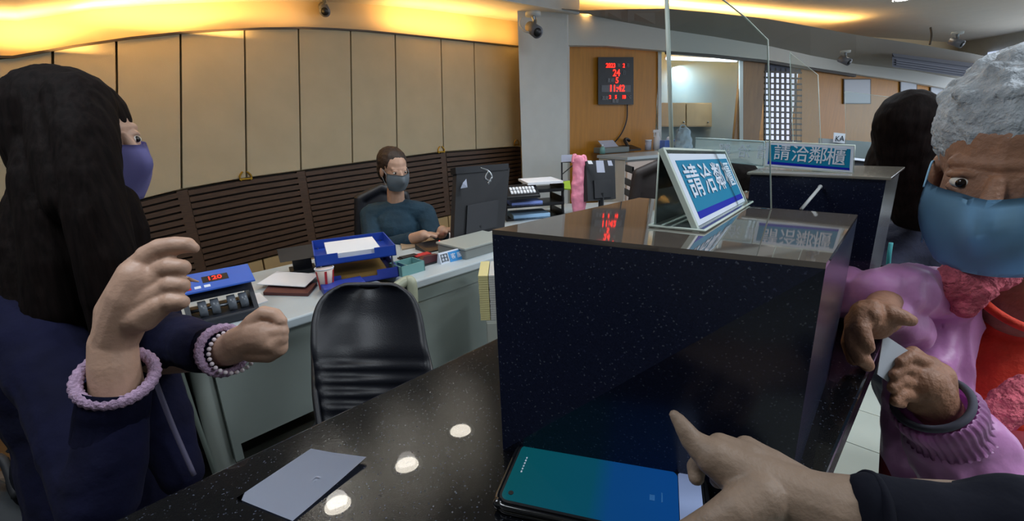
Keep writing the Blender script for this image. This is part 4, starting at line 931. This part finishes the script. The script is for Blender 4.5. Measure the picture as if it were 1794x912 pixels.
bm = bmesh.new(); fr_ = frame_at(P(28, 745, 1.55), .3); box(-.02, .02, -.015, .015, -.04, .045, bm, fr_, .004); tag(mesh_obj('power_plug', bm, BLK), 'black power plug among the cables at the lower left', 'plug')
# grey thing at extreme lower left
bm = bmesh.new(); pch(bm, [(-60, 900, .9, 60), (10, 915, .9, 50), (70, 935, .9, 45)]); sb = thing('shoulder_bag', 'dark grey bag at the bottom left corner below the woman', 'bag', P(10, 960, .9)); fuse('bag_body', bm, mat('bag_grey', '#23282c', .7), sb, .006, 4, .006, 15)
bm = bmesh.new(); tube(bm, bez([P(-40, 860, .88), P(0, 800, .9), P(30, 870, .88)], 6), .008, 6); mesh_obj('strap', bm, BLK2, sb, True)

# ------------------------------------------------------------------ PEOPLE
def head_frame(fwd, up=(0, 0, 1)):
    f = Vector(fwd).normalized(); r = f.cross(Vector(up)).normalized(); u = r.cross(f); return r, f, u
def head_shapes(bm, c, fwd, s=1.0, up=(0, 0, 1)):
    r, f, u = head_frame(fwd, up); R = Matrix((r, f, u)).transposed()
    L = lambda x, y, z: Vector(c)+(r*x+f*y+u*z)*s
    E = lambda x, y, z, a, b_, c_: ball(bm, L(x, y, z), (a*s, b_*s, c_*s), R)
    E(0, -.012, .035, .076, .096, .082); E(0, .03, -.02, .062, .066, .088); E(0, .045, -.082, .036, .038, .028); E(0, .01, -.06, .052, .06, .05)
    chain(bm, [(L(0, .092, .012), .008*s), (L(0, .112, -.022), .0125*s)]); E(.011, .1, -.026, .009, .011, .008); E(-.011, .1, -.026, .009, .011, .008)
    chain(bm, [(L(-.042, .068, .028), .009*s), (L(0, .080, .028), .009*s), (L(.042, .068, .028), .009*s)])
    for x in (-1, 1):
        E(x*.038, .062, -.028, .024, .026, .022); E(x*.075, -.008, -.012, .009, .02, .032)
    for x in (-1, 1): chain(bm, [(L(x*.018, .082, .016), .0045*s), (L(x*.031, .084, .0185), .0045*s), (L(x*.044, .076, .015), .0045*s)]); chain(bm, [(L(x*.018, .081, -.001), .004*s), (L(x*.031, .082, -.003), .004*s), (L(x*.044, .075, .0), .004*s)])
    chain(bm, [(L(-.018, .088, -.056), .006*s), (L(0, .097, -.054), .007*s), (L(.018, .088, -.056), .006*s)])
    chain(bm, [(L(-.016, .086, -.066), .006*s), (L(0, .094, -.067), .007*s), (L(.016, .086, -.066), .006*s)])
    return L, R
def eyes(par, L, R, s=1.0):
    for x in (-1, 1):
        bm = bmesh.new(); ball(bm, L(x*.031, .0775, .007), (.0125*s, .010*s, .0075*s), R); e = mesh_obj('eye', bm, EYEW, par, True)
        bm = bmesh.new(); ball(bm, L(x*.031, .0852, .007), (.0055*s, .004*s, .0055*s), R); mesh_obj('iris', bm, EYED, e, True)
def mask(par, L, R, m, s=1.0):
    bm = bmesh.new(); N, K = 12, 16; g = []
    for i in range(N+1):
        z = .000-.108*i/N; row = []
        for k in range(K+1):
            a = -1.25+2.5*k/K; t = i/N; rad = .076+.012*math.sin(t*math.pi)-.018*t
            nose = .030*math.exp(-(a/.28)**2)*math.exp(-((t-.28)/.35)**2)
            row.append(bm.verts.new(L(math.sin(a)*rad*.98, .028+math.cos(a)*(rad+nose), z)))
        g.append(row)
    for i in range(N):
        for k in range(K): bm.faces.new((g[i][k], g[i][k+1], g[i+1][k+1], g[i+1][k]))
    bmesh.ops.solidify(bm, geom=bm.faces[:], thickness=.0015)
    o = mesh_obj('face_mask', bm, m, par, True)
    bm = bmesh.new()
    for x in (-1, 1):
        tube(bm, bez([L(x*.072, .055, -.01), L(x*.078, .01, .012), L(x*.08, -.024, -.01), L(x*.075, .01, -.045), L(x*.066, .05, -.09)], 5), .0014*s, 6)
    mesh_obj('ear_loop', bm, m, o, True); return o
def ring(name, c, nrm, r, tr, m, par, ell=1.0, bumps=0, seg=48, ax=None):
    n = Vector(nrm).normalized(); x = (Vector(ax)-n*Vector(ax).dot(n)).normalized() if ax else n.orthogonal().normalized(); y = n.cross(x); bm = bmesh.new(); pts, rs = [], []
    for k in range(seg):
        a = 2*math.pi*k/seg; pts.append(Vector(c)+x*math.cos(a)*r+y*math.sin(a)*r*ell); rs.append(tr*(1+(.25 if bumps and k % 2 else 0)))
    tube(bm, pts, rs, 10, close=True); return mesh_obj(name, bm, m, par, True)
def fing(bm, pts): pch(bm, pts)

# ---- standing woman, left
wc = P(143, 246, .80)
wm = thing('person', 'long-haired woman in navy blazer and lavender mask gesturing with both hands, left', 'person', (wc.x, wc.y, 0))
bm = bmesh.new(); L, R = head_shapes(bm, wc, (1, -.12, -.10), .93)
pch(bm, [(140, 330, .77, 48), (140, 400, .79, 52), (135, 460, .82, 60)])                       # neck
pch(bm, [(60, 520, .88, 40), (150, 510, .88, 50), (230, 520, .88, 35)])                        # shoulders
pch(bm, [(135, 560, .88, 60), (150, 720, .9, 60), (170, 880, .9, 70)])
# right arm (nearer): elbow low, forearm up to the raised hand
pch(bm, [(55, 540, .82, 30), (150, 840, .66, 30), (190, 810, .62, 34), (206, 690, .615, 39), (200, 640, .61, 37), (198, 600, .61, 35)])
# right hand: back of hand towards the camera
pch(bm, [(198, 605, .61, 34), (215, 560, .605, 38), (232, 520, .60, 40), (248, 490, .60, 38)])
pch(bm, [(215, 560, .605, 30), (250, 555, .595, 26), (282, 535, .59, 19)])
pch(bm, [(200, 590, .61, 30), (200, 545, .61, 28), (235, 480, .605, 26), (268, 448, .60, 22)])
pch(bm, [(240, 520, .60, 34), (285, 478, .598, 21)]); pch(bm, [(240, 530, .60, 34), (288, 508, .595, 20)])
pch(bm, [(262, 450, .60, 22), (282, 436, .597, 19), (308, 430, .594, 16.5), (328, 429, .594, 14), (339, 434, .596, 10)])    # index
pch(bm, [(280, 474, .60, 20), (300, 468, .592, 18), (319, 468, .59, 14.5), (312, 478, .61, 13)])                            # middle
pch(bm, [(282, 506, .60, 19), (302, 499, .59, 17), (319, 499, .588, 13.5), (310, 506, .61, 12)])                            # ring
pch(bm, [(280, 534, .595, 18), (302, 528, .586, 16), (319, 528, .585, 12.5), (308, 534, .605, 12)])                         # little
pch(bm, [(225, 500, .64, 22), (262, 470, .655, 16), (300, 470, .65, 13)])                                                   # thumb behind
# left arm and fist
pch(bm, [(235, 510, .88, 40), (280, 620, .84, 36), (370, 618, .72, 30), (405, 610, .685, 29), (425, 600, .68, 29)])
pch(bm, [(420, 600, .68, 29), (448, 590, .675, 30), (470, 590, .67, 30)])
pch(bm, [(440, 618, .675, 16), (470, 618, .67, 17), (488, 608, .665, 16), (490, 594, .668, 14)])                            # knuckles low edge
pch(bm, [(450, 606, .668, 17), (478, 602, .66, 17), (492, 592, .66, 13), (484, 584, .67, 11)])
pch(bm, [(445, 585, .672, 17), (475, 583, .66, 14), (494, 580, .66, 12), (492, 566, .67, 10)])                              # index
pch(bm, [(428, 585, .68, 18), (444, 563, .672, 15), (462, 548, .668, 13), (482, 551, .664, 12), (494, 562, .66, 9.5)])      # thumb
body = fuse('body', bm, SKIN, wm, .0022, 3)
eyes(body, L, R); mask(wm, L, R, MASKL)
bm = bmesh.new()                                                                                # hair: cap, back curtain, front locks
ball(bm, L(0, -.024, .042), (.080, .100, .084), R); ball(bm, L(.01, -.03, -.01), (.078, .082, .11), R)
pch(bm, [(138, 190, .80, 62), (122, 270, .80, 62), (112, 350, .80, 70), (98, 440, .80, 82), (96, 530, .80, 88), (110, 600, .80, 60)])
pch(bm, [(140, 180, .75, 52), (150, 240, .725, 48), (158, 310, .715, 46), (170, 380, .715, 46), (185, 450, .72, 44), (190, 520, .725, 38), (185, 590, .73, 20)])
pch(bm, [(80, 250, .76, 42), (85, 320, .745, 52), (100, 390, .74, 52), (110, 460, .745, 55), (110, 540, .75, 52)])
pch(bm, [(105, 200, .755, 50), (120, 280, .73, 50), (135, 350, .72, 48)])
pch(bm, [(205, 350, .76, 30), (225, 400, .77, 30), (235, 470, .78, 26), (240, 540, .78, 12)])
for k in range(16):
    x = -5+k*14+random.uniform(-5, 5); pch(bm, [(x*.6+60, 330, .755+random.uniform(-.02, .01), 22), (x, 470, .75, 15), (x+random.uniform(-8, 14), 600+random.uniform(-40, 30), .77, 4)])
fuse('hair', bm, HAIR, wm, .004, 6, .0025, Vector((70, 70, 5)))
bm = bmesh.new()                                                                                # blazer
pch(bm, [(30, 525, .86, 88), (130, 510, .88, 90), (235, 490, .86, 58)])
pch(bm, [(108, 600, .88, 112), (165, 730, .9, 105), (200, 850, .9, 112), (215, 980, .9, 120)])
pch(bm, [(42, 530, .78, 68), (125, 710, .68, 62), (178, 872, .60, 60), (195, 800, .605, 56), (204, 733, .61, 49)])
pch(bm, [(235, 490, .88, 52), (265, 590, .84, 52), (330, 600, .76, 46), (372, 612, .705, 42)])
pch(bm, [(250, 620, .86, 40), (290, 740, .84, 42), (318, 830, .83, 34)])
fuse('blazer', bm, NAVY, wm, .0045, 4, .004, 16)
bm = bmesh.new(); tube(bm, bez([P(262, 640, .76), P(300, 740, .78), P(340, 832, .79)], 6), .004, 8); mesh_obj('blazer_lining', bm, mat('lining_grey', '#55526a', .6), wm, True)
for nm, c0, c1, r0, r1 in (('sleeve_end', P(192, 765, .609), P(204, 676, .606), .040, .0385), ('sleeve_end', P(368, 612, .71), P(392, 612, .69), .036, .036)):
    bm = bmesh.new(); tube(bm, [c0, c0.lerp(c1, .5), c1], [r0, r0*1.0, r1], 32, cap=False); bmesh.ops.solidify(bm, geom=bm.faces[:], thickness=.002); mesh_obj(nm, bm, NAVY, wm, True)
a1 = (P(203, 600, .60)-P(203, 760, .60)).normalized(); nr = (a1+Vector((.12, -.75, 0))).normalized()
ring('cuff', P(204, 660, .603), Vector((.33, -.40, .85)), .0405, .0068, LILAC, wm, 1.0, 1, 64)
a2 = (P(420, 600, .68)-P(370, 612, .70)).normalized()
ring('cuff', P(392, 613, .685), a2+Vector((0, -.25, 0)), .034, .0055, LILAC, wm, 1.0, 1, 56)
PEARL = mat('pearl', '#dccfd6', .2)
n2 = (a2+Vector((.05, -.5, .35))).normalized(); x2 = n2.orthogonal().normalized(); y2 = n2.cross(x2); cbr = P(408, 616, .683)
for k in range(26):
    a = 2*math.pi*k/26; bm = bmesh.new(); ball(bm, cbr+(x2*math.cos(a)+y2*math.sin(a))*.031, .0032, seg=10, ring=6); mesh_obj('pearl', bm, PEARL, wm, True)
bm = bmesh.new(); pch(bm, [(215, 960, .9, 95), (215, 1100, .95, 90)]); 
base = P(215, 900, 1.0); base.z = 0
chain(bm, [(base+Vector((-.08, 0, .7)), .09), (base+Vector((-.09, 0, .5)), .07), (base+Vector((-.09, 0, .1)), .055)]); chain(bm, [(base+Vector((.08, 0, .7)), .09), (base+Vector((.09, 0, .5)), .07), (base+Vector((.09, 0, .1)), .055)])
fuse('trousers', bm, NAVYD, wm, .01, 3)
for x in (-.09, .09):
    bm = bmesh.new(); ball(bm, base+Vector((x, -.05, .04)), (.045, .12, .04)); mesh_obj('shoe', bm, BLK, wm, True)
pn = thing('pen', 'slim pen held in the woman\'s raised right hand', 'pen', P(290, 475, .62))
bm = bmesh.new(); cyl(bm, P(240, 459, .605), P(330, 489, .602), .0035, n=10); mesh_obj('barrel', bm, mat('pen_tan', '#b08a70', .4), pn, True)
bm = bmesh.new(); cyl(bm, P(229, 457, .605), P(241, 460, .605), .0052, n=10); ball(bm, P(230, 457, .605), .0058); mesh_obj('cap', bm, METAL, pn, True)
bm = bmesh.new(); cyl(bm, P(330, 489, .602), P(348, 493, .602), .003, .001, n=10); mesh_obj('tip', bm, mat('pen_tip', '#c8a48c', .5), pn, True)

# ---- elderly customer, right
ec = P(1778, 300, .60)
el = thing('person', 'white-haired person in pink jacket and red top, light blue mask, holding a paper slip', 'person', (ec.x+.03, ec.y+.1, 0))
bm = bmesh.new(); L, R = head_shapes(bm, ec, (-.72, -.50, -.16), 1.05)
pch(bm, [(1790, 440, .66, 60), (1795, 530, .68, 62)])
pch(bm, [(1680, 580, .80, 40), (1790, 570, .80, 60), (1930, 600, .80, 50)])
pch(bm, [(1790, 660, .82, 80), (1790, 900, .84, 80)])
pch(bm, [(1680, 560, .78, 26), (1600, 520, .68, 24), (1555, 522, .63, 26), (1538, 548, .57, 26)])     # left arm to its raised hand
pch(bm, [(1545, 556, .56, 30), (1520, 552, .545, 28), (1535, 566, .55, 28)])
pch(bm, [(1530, 545, .55, 22), (1558, 549, .535, 17), (1580, 556, .53, 14.5), (1595, 561, .53, 11)])  # thumb pointing right
pch(bm, [(1527, 540, .54, 16), (1529, 552, .53, 14.5), (1530, 562, .53, 12)])                           # index folded
pch(bm, [(1512, 548, .54, 18), (1508, 575, .53, 15), (1516, 598, .525, 13), (1521, 608, .525, 11)])     # middle
pch(bm, [(1500, 562, .545, 18), (1497, 600, .535, 15), (1508, 627, .53, 14), (1519, 636, .53, 11)])     # ring
pch(bm, [(1512, 570, .56, 18), (1503, 612, .55, 14), (1520, 640, .545, 11)])
pch(bm, [(1500, 570, .545, 17), (1488, 600, .55, 13), (1496, 628, .55, 12)])
# right hand: fist over the paper
pch(bm, [(1720, 850, .62, 45), (1665, 750, .595, 36), (1636, 705, .575, 36), (1615, 670, .565, 38)])
pch(bm, [(1640, 690, .575, 30), (1640, 660, .572, 28), (1628, 640, .568, 18)])
pch(bm, [(1612, 700, .572, 26), (1604, 684, .566, 20)]); pch(bm, [(1625, 660, .568, 30), (1612, 668, .566, 26)])
for kx, ky, mx, my, tx, ty in ((1620, 634, 1596, 622, 1578, 633), (1608, 652, 1582, 642, 1566, 656), (1602, 672, 1577, 665, 1563, 679), (1600, 693, 1578, 689, 1568, 703)):
    pch(bm, [(1632, 668, .568, 16), (kx, ky, .560, 12.5), (mx, my, .548, 10.5), (tx, ty, .545, 9), (tx+12, ty+4, .555, 8)])
pch(bm, [(1622, 640, .575, 16), (1600, 616, .570, 11), (1584, 622, .566, 9)])
body = fuse('body', bm, SKIN3, el, .0023, 3)
eyes(body, L, R, 1.05); mask(el, L, R, MASKB, 1.05)
bm = bmesh.new(); ball(bm, L(0, -.028, .058), (.096, .112, .09), R); ball(bm, L(0, -.06, -.01), (.09, .08, .09), R)
for k in range(60):
    a = random.uniform(0, 6.28); b_ = random.uniform(.0, 1.2); ball(bm, L(.09*math.sin(b_)*math.cos(a), -.03+.105*math.sin(b_)*math.sin(a), .058+.084*math.cos(b_)), .012, seg=8, ring=6)
fuse('hair', bm, HAIRW, el, .004, 3, .0025, 110)
bm = bmesh.new(); pch(bm, [(1790, 600, .80, 118), (1780, 700, .80, 135), (1790, 950, .85, 140)]); pch(bm, [(1775, 560, .72, 70), (1800, 560, .74, 70), (1740, 620, .74, 80), (1730, 700, .74, 80)])
fuse('red_top', bm, REDSHIRT, el, .004, 5, .002, 30)
ring('neckline', P(1792, 532, .66), (.05, -.5, 1), .055, .006, REDSHIRT, el)
bm = bmesh.new()
pch(bm, [(1640, 530, .74, 62), (1625, 640, .72, 56), (1618, 760, .74, 56), (1625, 900, .78, 60)])     # left front
pch(bm, [(1650, 560, .70, 30), (1632, 640, .69, 36), (1645, 700, .69, 34)])
pch(bm, [(1480, 500, .66, 36), (1478, 530, .67, 26), (1530, 512, .63, 38), (1570, 510, .63, 44), (1605, 508, .66, 44), (1640, 525, .70, 50)])
pch(bm, [(1550, 545, .62, 36), (1590, 580, .66, 34)])
pch(bm, [(1900, 620, .80, 90), (1880, 800, .78, 100), (1840, 640, .74, 40)])
pch(bm, [(1650, 735, .60, 58), (1680, 775, .60, 74), (1715, 840, .60, 84), (1800, 900, .64, 90), (1880, 860, .72, 90)])
fuse('jacket', bm, PINK, el, .004, 3, .0085, 15, ridge=True)
bm = bmesh.new(); pch(bm, [(1672, 492, .63, 32), (1702, 504, .625, 34), (1690, 534, .63, 22)]); pch(bm, [(1700, 484, .63, 36), (1745, 478, .63, 32)])
fuse('fleece_collar', bm, FLEECE, el, .003, 2, .003, 90)
bm = bmesh.new(); pch(bm, [(1740, 735, .60, 26), (1765, 715, .60, 30), (1800, 690, .60, 34)]); fuse('fleece_front', bm, FLEECE, el, .003, 2, .003, 90)
bm = bmesh.new(); pch(bm, [(1580, 720, .76, 28), (1576, 850, .78, 30)]); pch(bm, [(1770, 790, .68, 40), (1800, 800, .68, 50)]); fuse('jacket_lining', bm, CRIMSON, el, .005, 4)
# elastic gathered cuffs: a ribbed band of small tubes
def ribbed(c0, c1, r0, r1, n, m, par):
    ax = (c1-c0).normalized(); x = ax.orthogonal().normalized(); y = ax.cross(x); bm = bmesh.new(); rows_ = 9; g = []
    for i in range(rows_+1):
        t = i/rows_; r_ = r0+(r1-r0)*t+.003*math.sin(t*math.pi*2); row = []
        for k in range(n*4):
            a = 2*math.pi*k/(n*4); rr = r_+.0012*math.cos(a*n); row.append(bm.verts.new(c0.lerp(c1, t)+(x*math.cos(a)+y*math.sin(a))*rr))
        g.append(row)
    for i in range(rows_):
        for k in range(n*4): bm.faces.new((g[i][k], g[i][(k+1) % (n*4)], g[i+1][(k+1) % (n*4)], g[i+1][k]))
    bmesh.ops.solidify(bm, geom=bm.faces[:], thickness=.002); return mesh_obj('elastic_cuff', bm, m, par, True)
ribbed(P(1633, 708, .577), P(1662, 752, .592), .043, .048, 34, PINK, el)
ring('inner_cuff', P(1631, 704, .575), P(1631, 704, .575)-P(1662, 752, .592), .0385, .0045, mat('inner_cuff_grey', '#4a4a58', .8), el)
bt_ = P(1830, 900, .92); bt_.z = 0; bm = bmesh.new()
for s in (-1, 1): chain(bm, [(bt_+Vector((s*.08-.04, 0, .7)), .09), (bt_+Vector((s*.1, 0, .45)), .075), (bt_+Vector((s*.1, 0, .1)), .06)])
fuse('trousers', bm, NAVYD, el, .01, 3)
for s in (-1, 1): bm = bmesh.new(); ball(bm, bt_+Vector((s*.1, -.05, .04)), (.05, .13, .04)); mesh_obj('shoe', bm, BLK2, el, True)
sl = tag(mesh_obj('paper_slip', plate([P(1548, 585, .545), P(1592, 614, .548), P(1585, 690, .552), P(1537, 655, .548)], .0008), mat('slip_white', '#c2c8d2', .6)), 'white folded slip held between the hands of the person in pink', 'paper')

# ---- officer's own hand and sleeve
oc = P(1500, 900, 0.285)
of = thing('person', 'pointing hand with navy sleeve reaching in from the lower right over the phone', 'person', P(1600, 930, 0.265))
OD = -.065
bm = bmesh.new()
pch(bm, [(1181, 726, 0.320, 9.5), (1190, 737, 0.318, 13), (1200, 752, 0.315, 16.5), (1212, 770, 0.313, 20), (1228, 784, 0.310, 25), (1252, 800, 0.305, 34)])  # index
pch(bm, [(1252, 800, 0.305, 34), (1300, 830, 0.300, 46), (1370, 865, 0.290, 54), (1450, 893, 0.280, 62), (1560, 905, 0.270, 64), (1760, 915, 0.255, 66)])
pch(bm, [(1262, 782, 0.313, 24), (1310, 808, 0.305, 34)]); pch(bm, [(1308, 786, 0.315, 23), (1350, 820, 0.305, 34), (1420, 868, 0.290, 42)])
pch(bm, [(1262, 782, 0.313, 24), (1238, 800, 0.325, 20), (1219, 818, 0.335, 16), (1220, 836, 0.330, 14)])            # middle, folded under
pch(bm, [(1308, 790, 0.315, 22), (1275, 815, 0.335, 19), (1258, 840, 0.340, 15)])
pch(bm, [(1345, 808, 0.315, 22), (1310, 835, 0.335, 18), (1290, 860, 0.340, 15)])
pch(bm, [(1330, 870, 0.285, 46), (1290, 895, 0.280, 38), (1250, 915, 0.280, 30), (1205, 935, 0.285, 24), (1170, 960, 0.290, 20)])                              # thumb
fuse('hand', bm, SKIN2, of, .0016, 5)
bm = bmesh.new(); pch(bm, [(1535, 908, 0.270, 74), (1580, 925, 0.265, 80), (1650, 932, 0.260, 88), (1700, 930, 0.255, 86), (1790, 925, 0.245, 90), (1950, 960, 0.235, 100)])
fuse('sleeve', bm, NAVYD, of, .003, 3, .003, 24)
ring('cuff', P(1522, 905, 0.271), P(1522, 905, 0.271)-P(1600, 925, 0.265), .0235, .003, NAVYD, of)

# ---- seated clerk at the desk
cc_ = P(690, 297, 2.75)
cl = thing('person', 'seated clerk in dark teal clothes and grey mask at the desk by the cream wall', 'person', (cc_.x, cc_.y+.1, 0))
bm = bmesh.new(); L, R = head_shapes(bm, cc_, (.6, -.75, -.25), 1.0)
chain(bm, [(cc_+Vector((-.01, .03, -.1)), .05), (cc_+Vector((-.02, .05, -.2)), .055)])
def arm(a, b_, c_, r): chain(bm, [(a, r*1.15), (b_, r), (c_, r*.75)])
sh = cc_+Vector((-.02, .05, -.26)); hL, hR = P(742, 412, 2.45), P(775, 404, 2.5)
arm(sh+Vector((-.17, 0, 0)), sh+Vector((-.12, -.2, -.2)), hL, .04); arm(sh+Vector((.17, 0, 0)), sh+Vector((.26, -.12, -.2)), hR, .04)
for h, dx in ((hL, 1), (hR, 1)):
    for k in range(4): chain(bm, [(h, .02), (h+Vector((.035, -.012+.012*k, .004)), .011), (h+Vector((.07, -.02+.018*k, -.006)), .009)])
    chain(bm, [(h, .018), (h+Vector((.03, -.035, 0)), .010)])
chain(bm, [(sh+Vector((0, 0, -.1)), .12), (sh+Vector((0, .02, -.45)), .12)])
fuse('body', bm, SKIN, cl, .005, 3); eyes(cl.children[0], L, R); mask(cl, L, R, MASKG)
bm = bmesh.new(); ball(bm, L(0, -.03, .045), (.088, .102, .088), R); ball(bm, L(-.01, -.07, -.02), (.085, .06, .09), R); fuse('hair', bm, mat('hair_brown', '#2b1c14', .6, var=.4, vscale=30, bump=.5), cl, .006, 2, .003, 40)
bm = bmesh.new(); chain(bm, [(sh+Vector((-.15, 0, -.02)), .075), (sh+Vector((0, 0, 0)), .08), (sh+Vector((.15, 0, -.02)), .075)])
chain(bm, [(sh+Vector((0, 0, -.12)), .16), (sh+Vector((0, .02, -.46)), .155)])
arm(sh+Vector((-.17, 0, -.02)), sh+Vector((-.12, -.2, -.2)), hL.lerp(sh+Vector((-.12, -.2, -.2)), .25), .058); arm(sh+Vector((.17, 0, -.02)), sh+Vector((.26, -.12, -.2)), hR.lerp(sh+Vector((.26, -.12, -.2)), .25), .058)
fuse('jacket', bm, mat('teal_cloth', '#17374a', .85, var=.2, bump=.3), cl, .006, 3, .006, 12)
bm = bmesh.new(); hp = Vector((sh.x, sh.y, .52))
for s in (-.09, .09): chain(bm, [(hp+Vector((s, .02, .03)), .09), (hp+Vector((s, -.36, .0)), .075), (hp+Vector((s, -.36, -.42)), .055)])
fuse('trousers', bm, NAVYD, cl, .01, 3)
for s in (-.09, .09): bm = bmesh.new(); ball(bm, Vector((sh.x+s, sh.y-.42, .045)), (.05, .12, .045)); mesh_obj('shoe', bm, BLK, cl, True)
simple_chair('dark office chair behind the seated clerk', (sh.x-.06, sh.y+.06), math.radians(25), 1.02)

# ---- dark-haired clerk bent behind the tilted sign
dc = P(1292, 322, 2.55); dp = thing('person', 'dark-haired clerk bent low behind the tilted sign, only the head showing', 'person', (dc.x, dc.y+.1, 0))
bm = bmesh.new(); L, R = head_shapes(bm, dc, (.5, -.6, -.5), .9); s0 = dc+Vector((-.05, .1, -.25))
chain(bm, [(dc+Vector((0, .02, -.06)), .05), (s0+Vector((0, 0, .08)), .055)]); chain(bm, [(s0, .12), (s0+Vector((0, .1, -.4)), .13)])
for s in (-1, 1): chain(bm, [(s0+Vector((s*.16, 0, 0)), .045), (s0+Vector((s*.2, -.15, -.2)), .04), (s0+Vector((s*.12, -.38, -.06)), .03)]); 
for s in (-1, 1):
    for k in range(4): h = s0+Vector((s*.12, -.38, -.06)); chain(bm, [(h, .025), (h+Vector((-.02+.015*k, -.08, -.005)), .009)])
fuse('body', bm, SKIN, dp, .005, 3); eyes(dp.children[0], L, R)
bm = bmesh.new(); ball(bm, L(0, -.02, .045), (.088, .108, .092), R); ball(bm, L(0, -.05, -.02), (.086, .085, .09), R); fuse('hair', bm, HAIR, dp, .006, 2, .003, 30)
bm = bmesh.new(); chain(bm, [(s0+Vector((-.15, 0, 0)), .08), (s0, .09), (s0+Vector((.15, 0, 0)), .08)]); chain(bm, [(s0+Vector((0, .02, -.1)), .16), (s0+Vector((0, .1, -.45)), .16)])
for s in (-1, 1): chain(bm, [(s0+Vector((s*.16, 0, 0)), .065), (s0+Vector((s*.2, -.15, -.2)), .055), (s0+Vector((s*.14, -.32, -.1)), .045)])
fuse('jacket', bm, NAVYD, dp, .008, 3, .005, 12)
bm = bmesh.new(); 
for s in (-.09, .09): chain(bm, [(Vector((s0.x+s, s0.y+.1, .54)), .09), (Vector((s0.x+s, s0.y-.3, .52)), .075), (Vector((s0.x+s, s0.y-.3, .08)), .055)])
fuse('trousers', bm, NAVYD, dp, .012, 3)
simple_chair('office chair under the dark-haired clerk behind the sign', (s0.x, s0.y+.12), 0, .85)
simple_chair('dark brown high-backed chair left of the tilted sign', (P(1163, 320, 2.75).x, P(1163, 320, 2.75).y-.2), 0, 1.14, mat('chair_brown', '#241c1c', .6))

# ---- dark-haired person behind the customer
bc_ = P(1635, 265, 1.14); bp_ = thing('person', 'dark-haired person in a dark navy coat standing behind the person in pink', 'person', (bc_.x, bc_.y+.08, 0))
bm = bmesh.new(); L, R = head_shapes(bm, bc_, (.7, -.6, 0), 1.0); s0 = bc_+Vector((.09, .08, -.27))
chain(bm, [(bc_+Vector((0, .02, -.08)), .055), (s0+Vector((0, 0, .06)), .06)]); chain(bm, [(s0+Vector((.02, 0, 0)), .07), (s0+Vector((.16, .02, -.5)), .08)])
for s in (-1, 1):
    chain(bm, [(s0+Vector((s*.17, 0, -.02)), .05), (s0+Vector((.06+s*.18, .0, -.3)), .045), (s0+Vector((.16+s*.12, -.02, -.46)), .03)])
    for k in range(4): h = s0+Vector((.16+s*.12, -.02, -.46)); chain(bm, [(h, .03), (h+Vector((0, -.03+.02*k, -.09)), .010), (h+Vector((0, -.035+.02*k, -.13)), .008)])
    chain(bm, [(s0+Vector((.16+s*.12, -.02, -.46)), .02), (s0+Vector((.16+s*.12, -.06, -.52)), .010)])
fuse('body', bm, SKIN2, bp_, .005, 3); eyes(bp_.children[0], L, R)
mask(bp_, L, R, mat('mask_dark', '#2b2d3a', .8))
bm = bmesh.new(); ball(bm, L(0, -.025, .045), (.09, .106, .09), R); ball(bm, L(0, -.06, -.03), (.088, .075, .1), R); pch(bm, [(1590, 210, 1.1, 50), (1600, 300, 1.14, 52), (1612, 360, 1.16, 45)]); fuse('hair', bm, HAIR, bp_, .006, 2, .004, 25)
bm = bmesh.new(); chain(bm, [(s0+Vector((-.24, -.02, -.04)), .085), (s0+Vector((0, 0, 0)), .09), (s0+Vector((.16, 0, -.02)), .085)]); chain(bm, [(s0+Vector((-.14, .0, -.12)), .15), (s0+Vector((-.12, .0, -.24)), .14)]); chain(bm, [(s0+Vector((0.02, .02, -.12)), .15), (s0+Vector((.14, .02, -.42)), .15), (s0+Vector((.24, .02, -.66)), .14)])
for s in (-1, 1): chain(bm, [(s0+Vector((s*.15, 0, -.02)), .07), (s0+Vector((.06+s*.18, .0, -.3)), .06), (s0+Vector((.16+s*.12, -.02, -.44)), .055)])
fuse('coat', bm, mat('coat_navy', '#151b33', .85, var=.3, vscale=12, bump=.3), bp_, .007, 3, .007, 12)
bm = bmesh.new(); tube(bm, bez([P(1561, 425, .97), P(1558, 445, .97), P(1556, 468, .98)], 4), .004, 8); mesh_obj('teal_piping', bm, mat('piping_teal', '#2f8f95', .6), bp_, True)
bm = bmesh.new()
for s in (.2, .36): chain(bm, [(Vector((s0.x+s, s0.y, .5)), .08), (Vector((s0.x+s, s0.y, .1)), .055)])
fuse('trousers', bm, NAVYD, bp_, .012, 3)
for s in (.2, .36): bm = bmesh.new(); ball(bm, Vector((s0.x+s, s0.y-.05, .04)), (.05, .12, .04)); mesh_obj('shoe', bm, BLK, bp_, True)
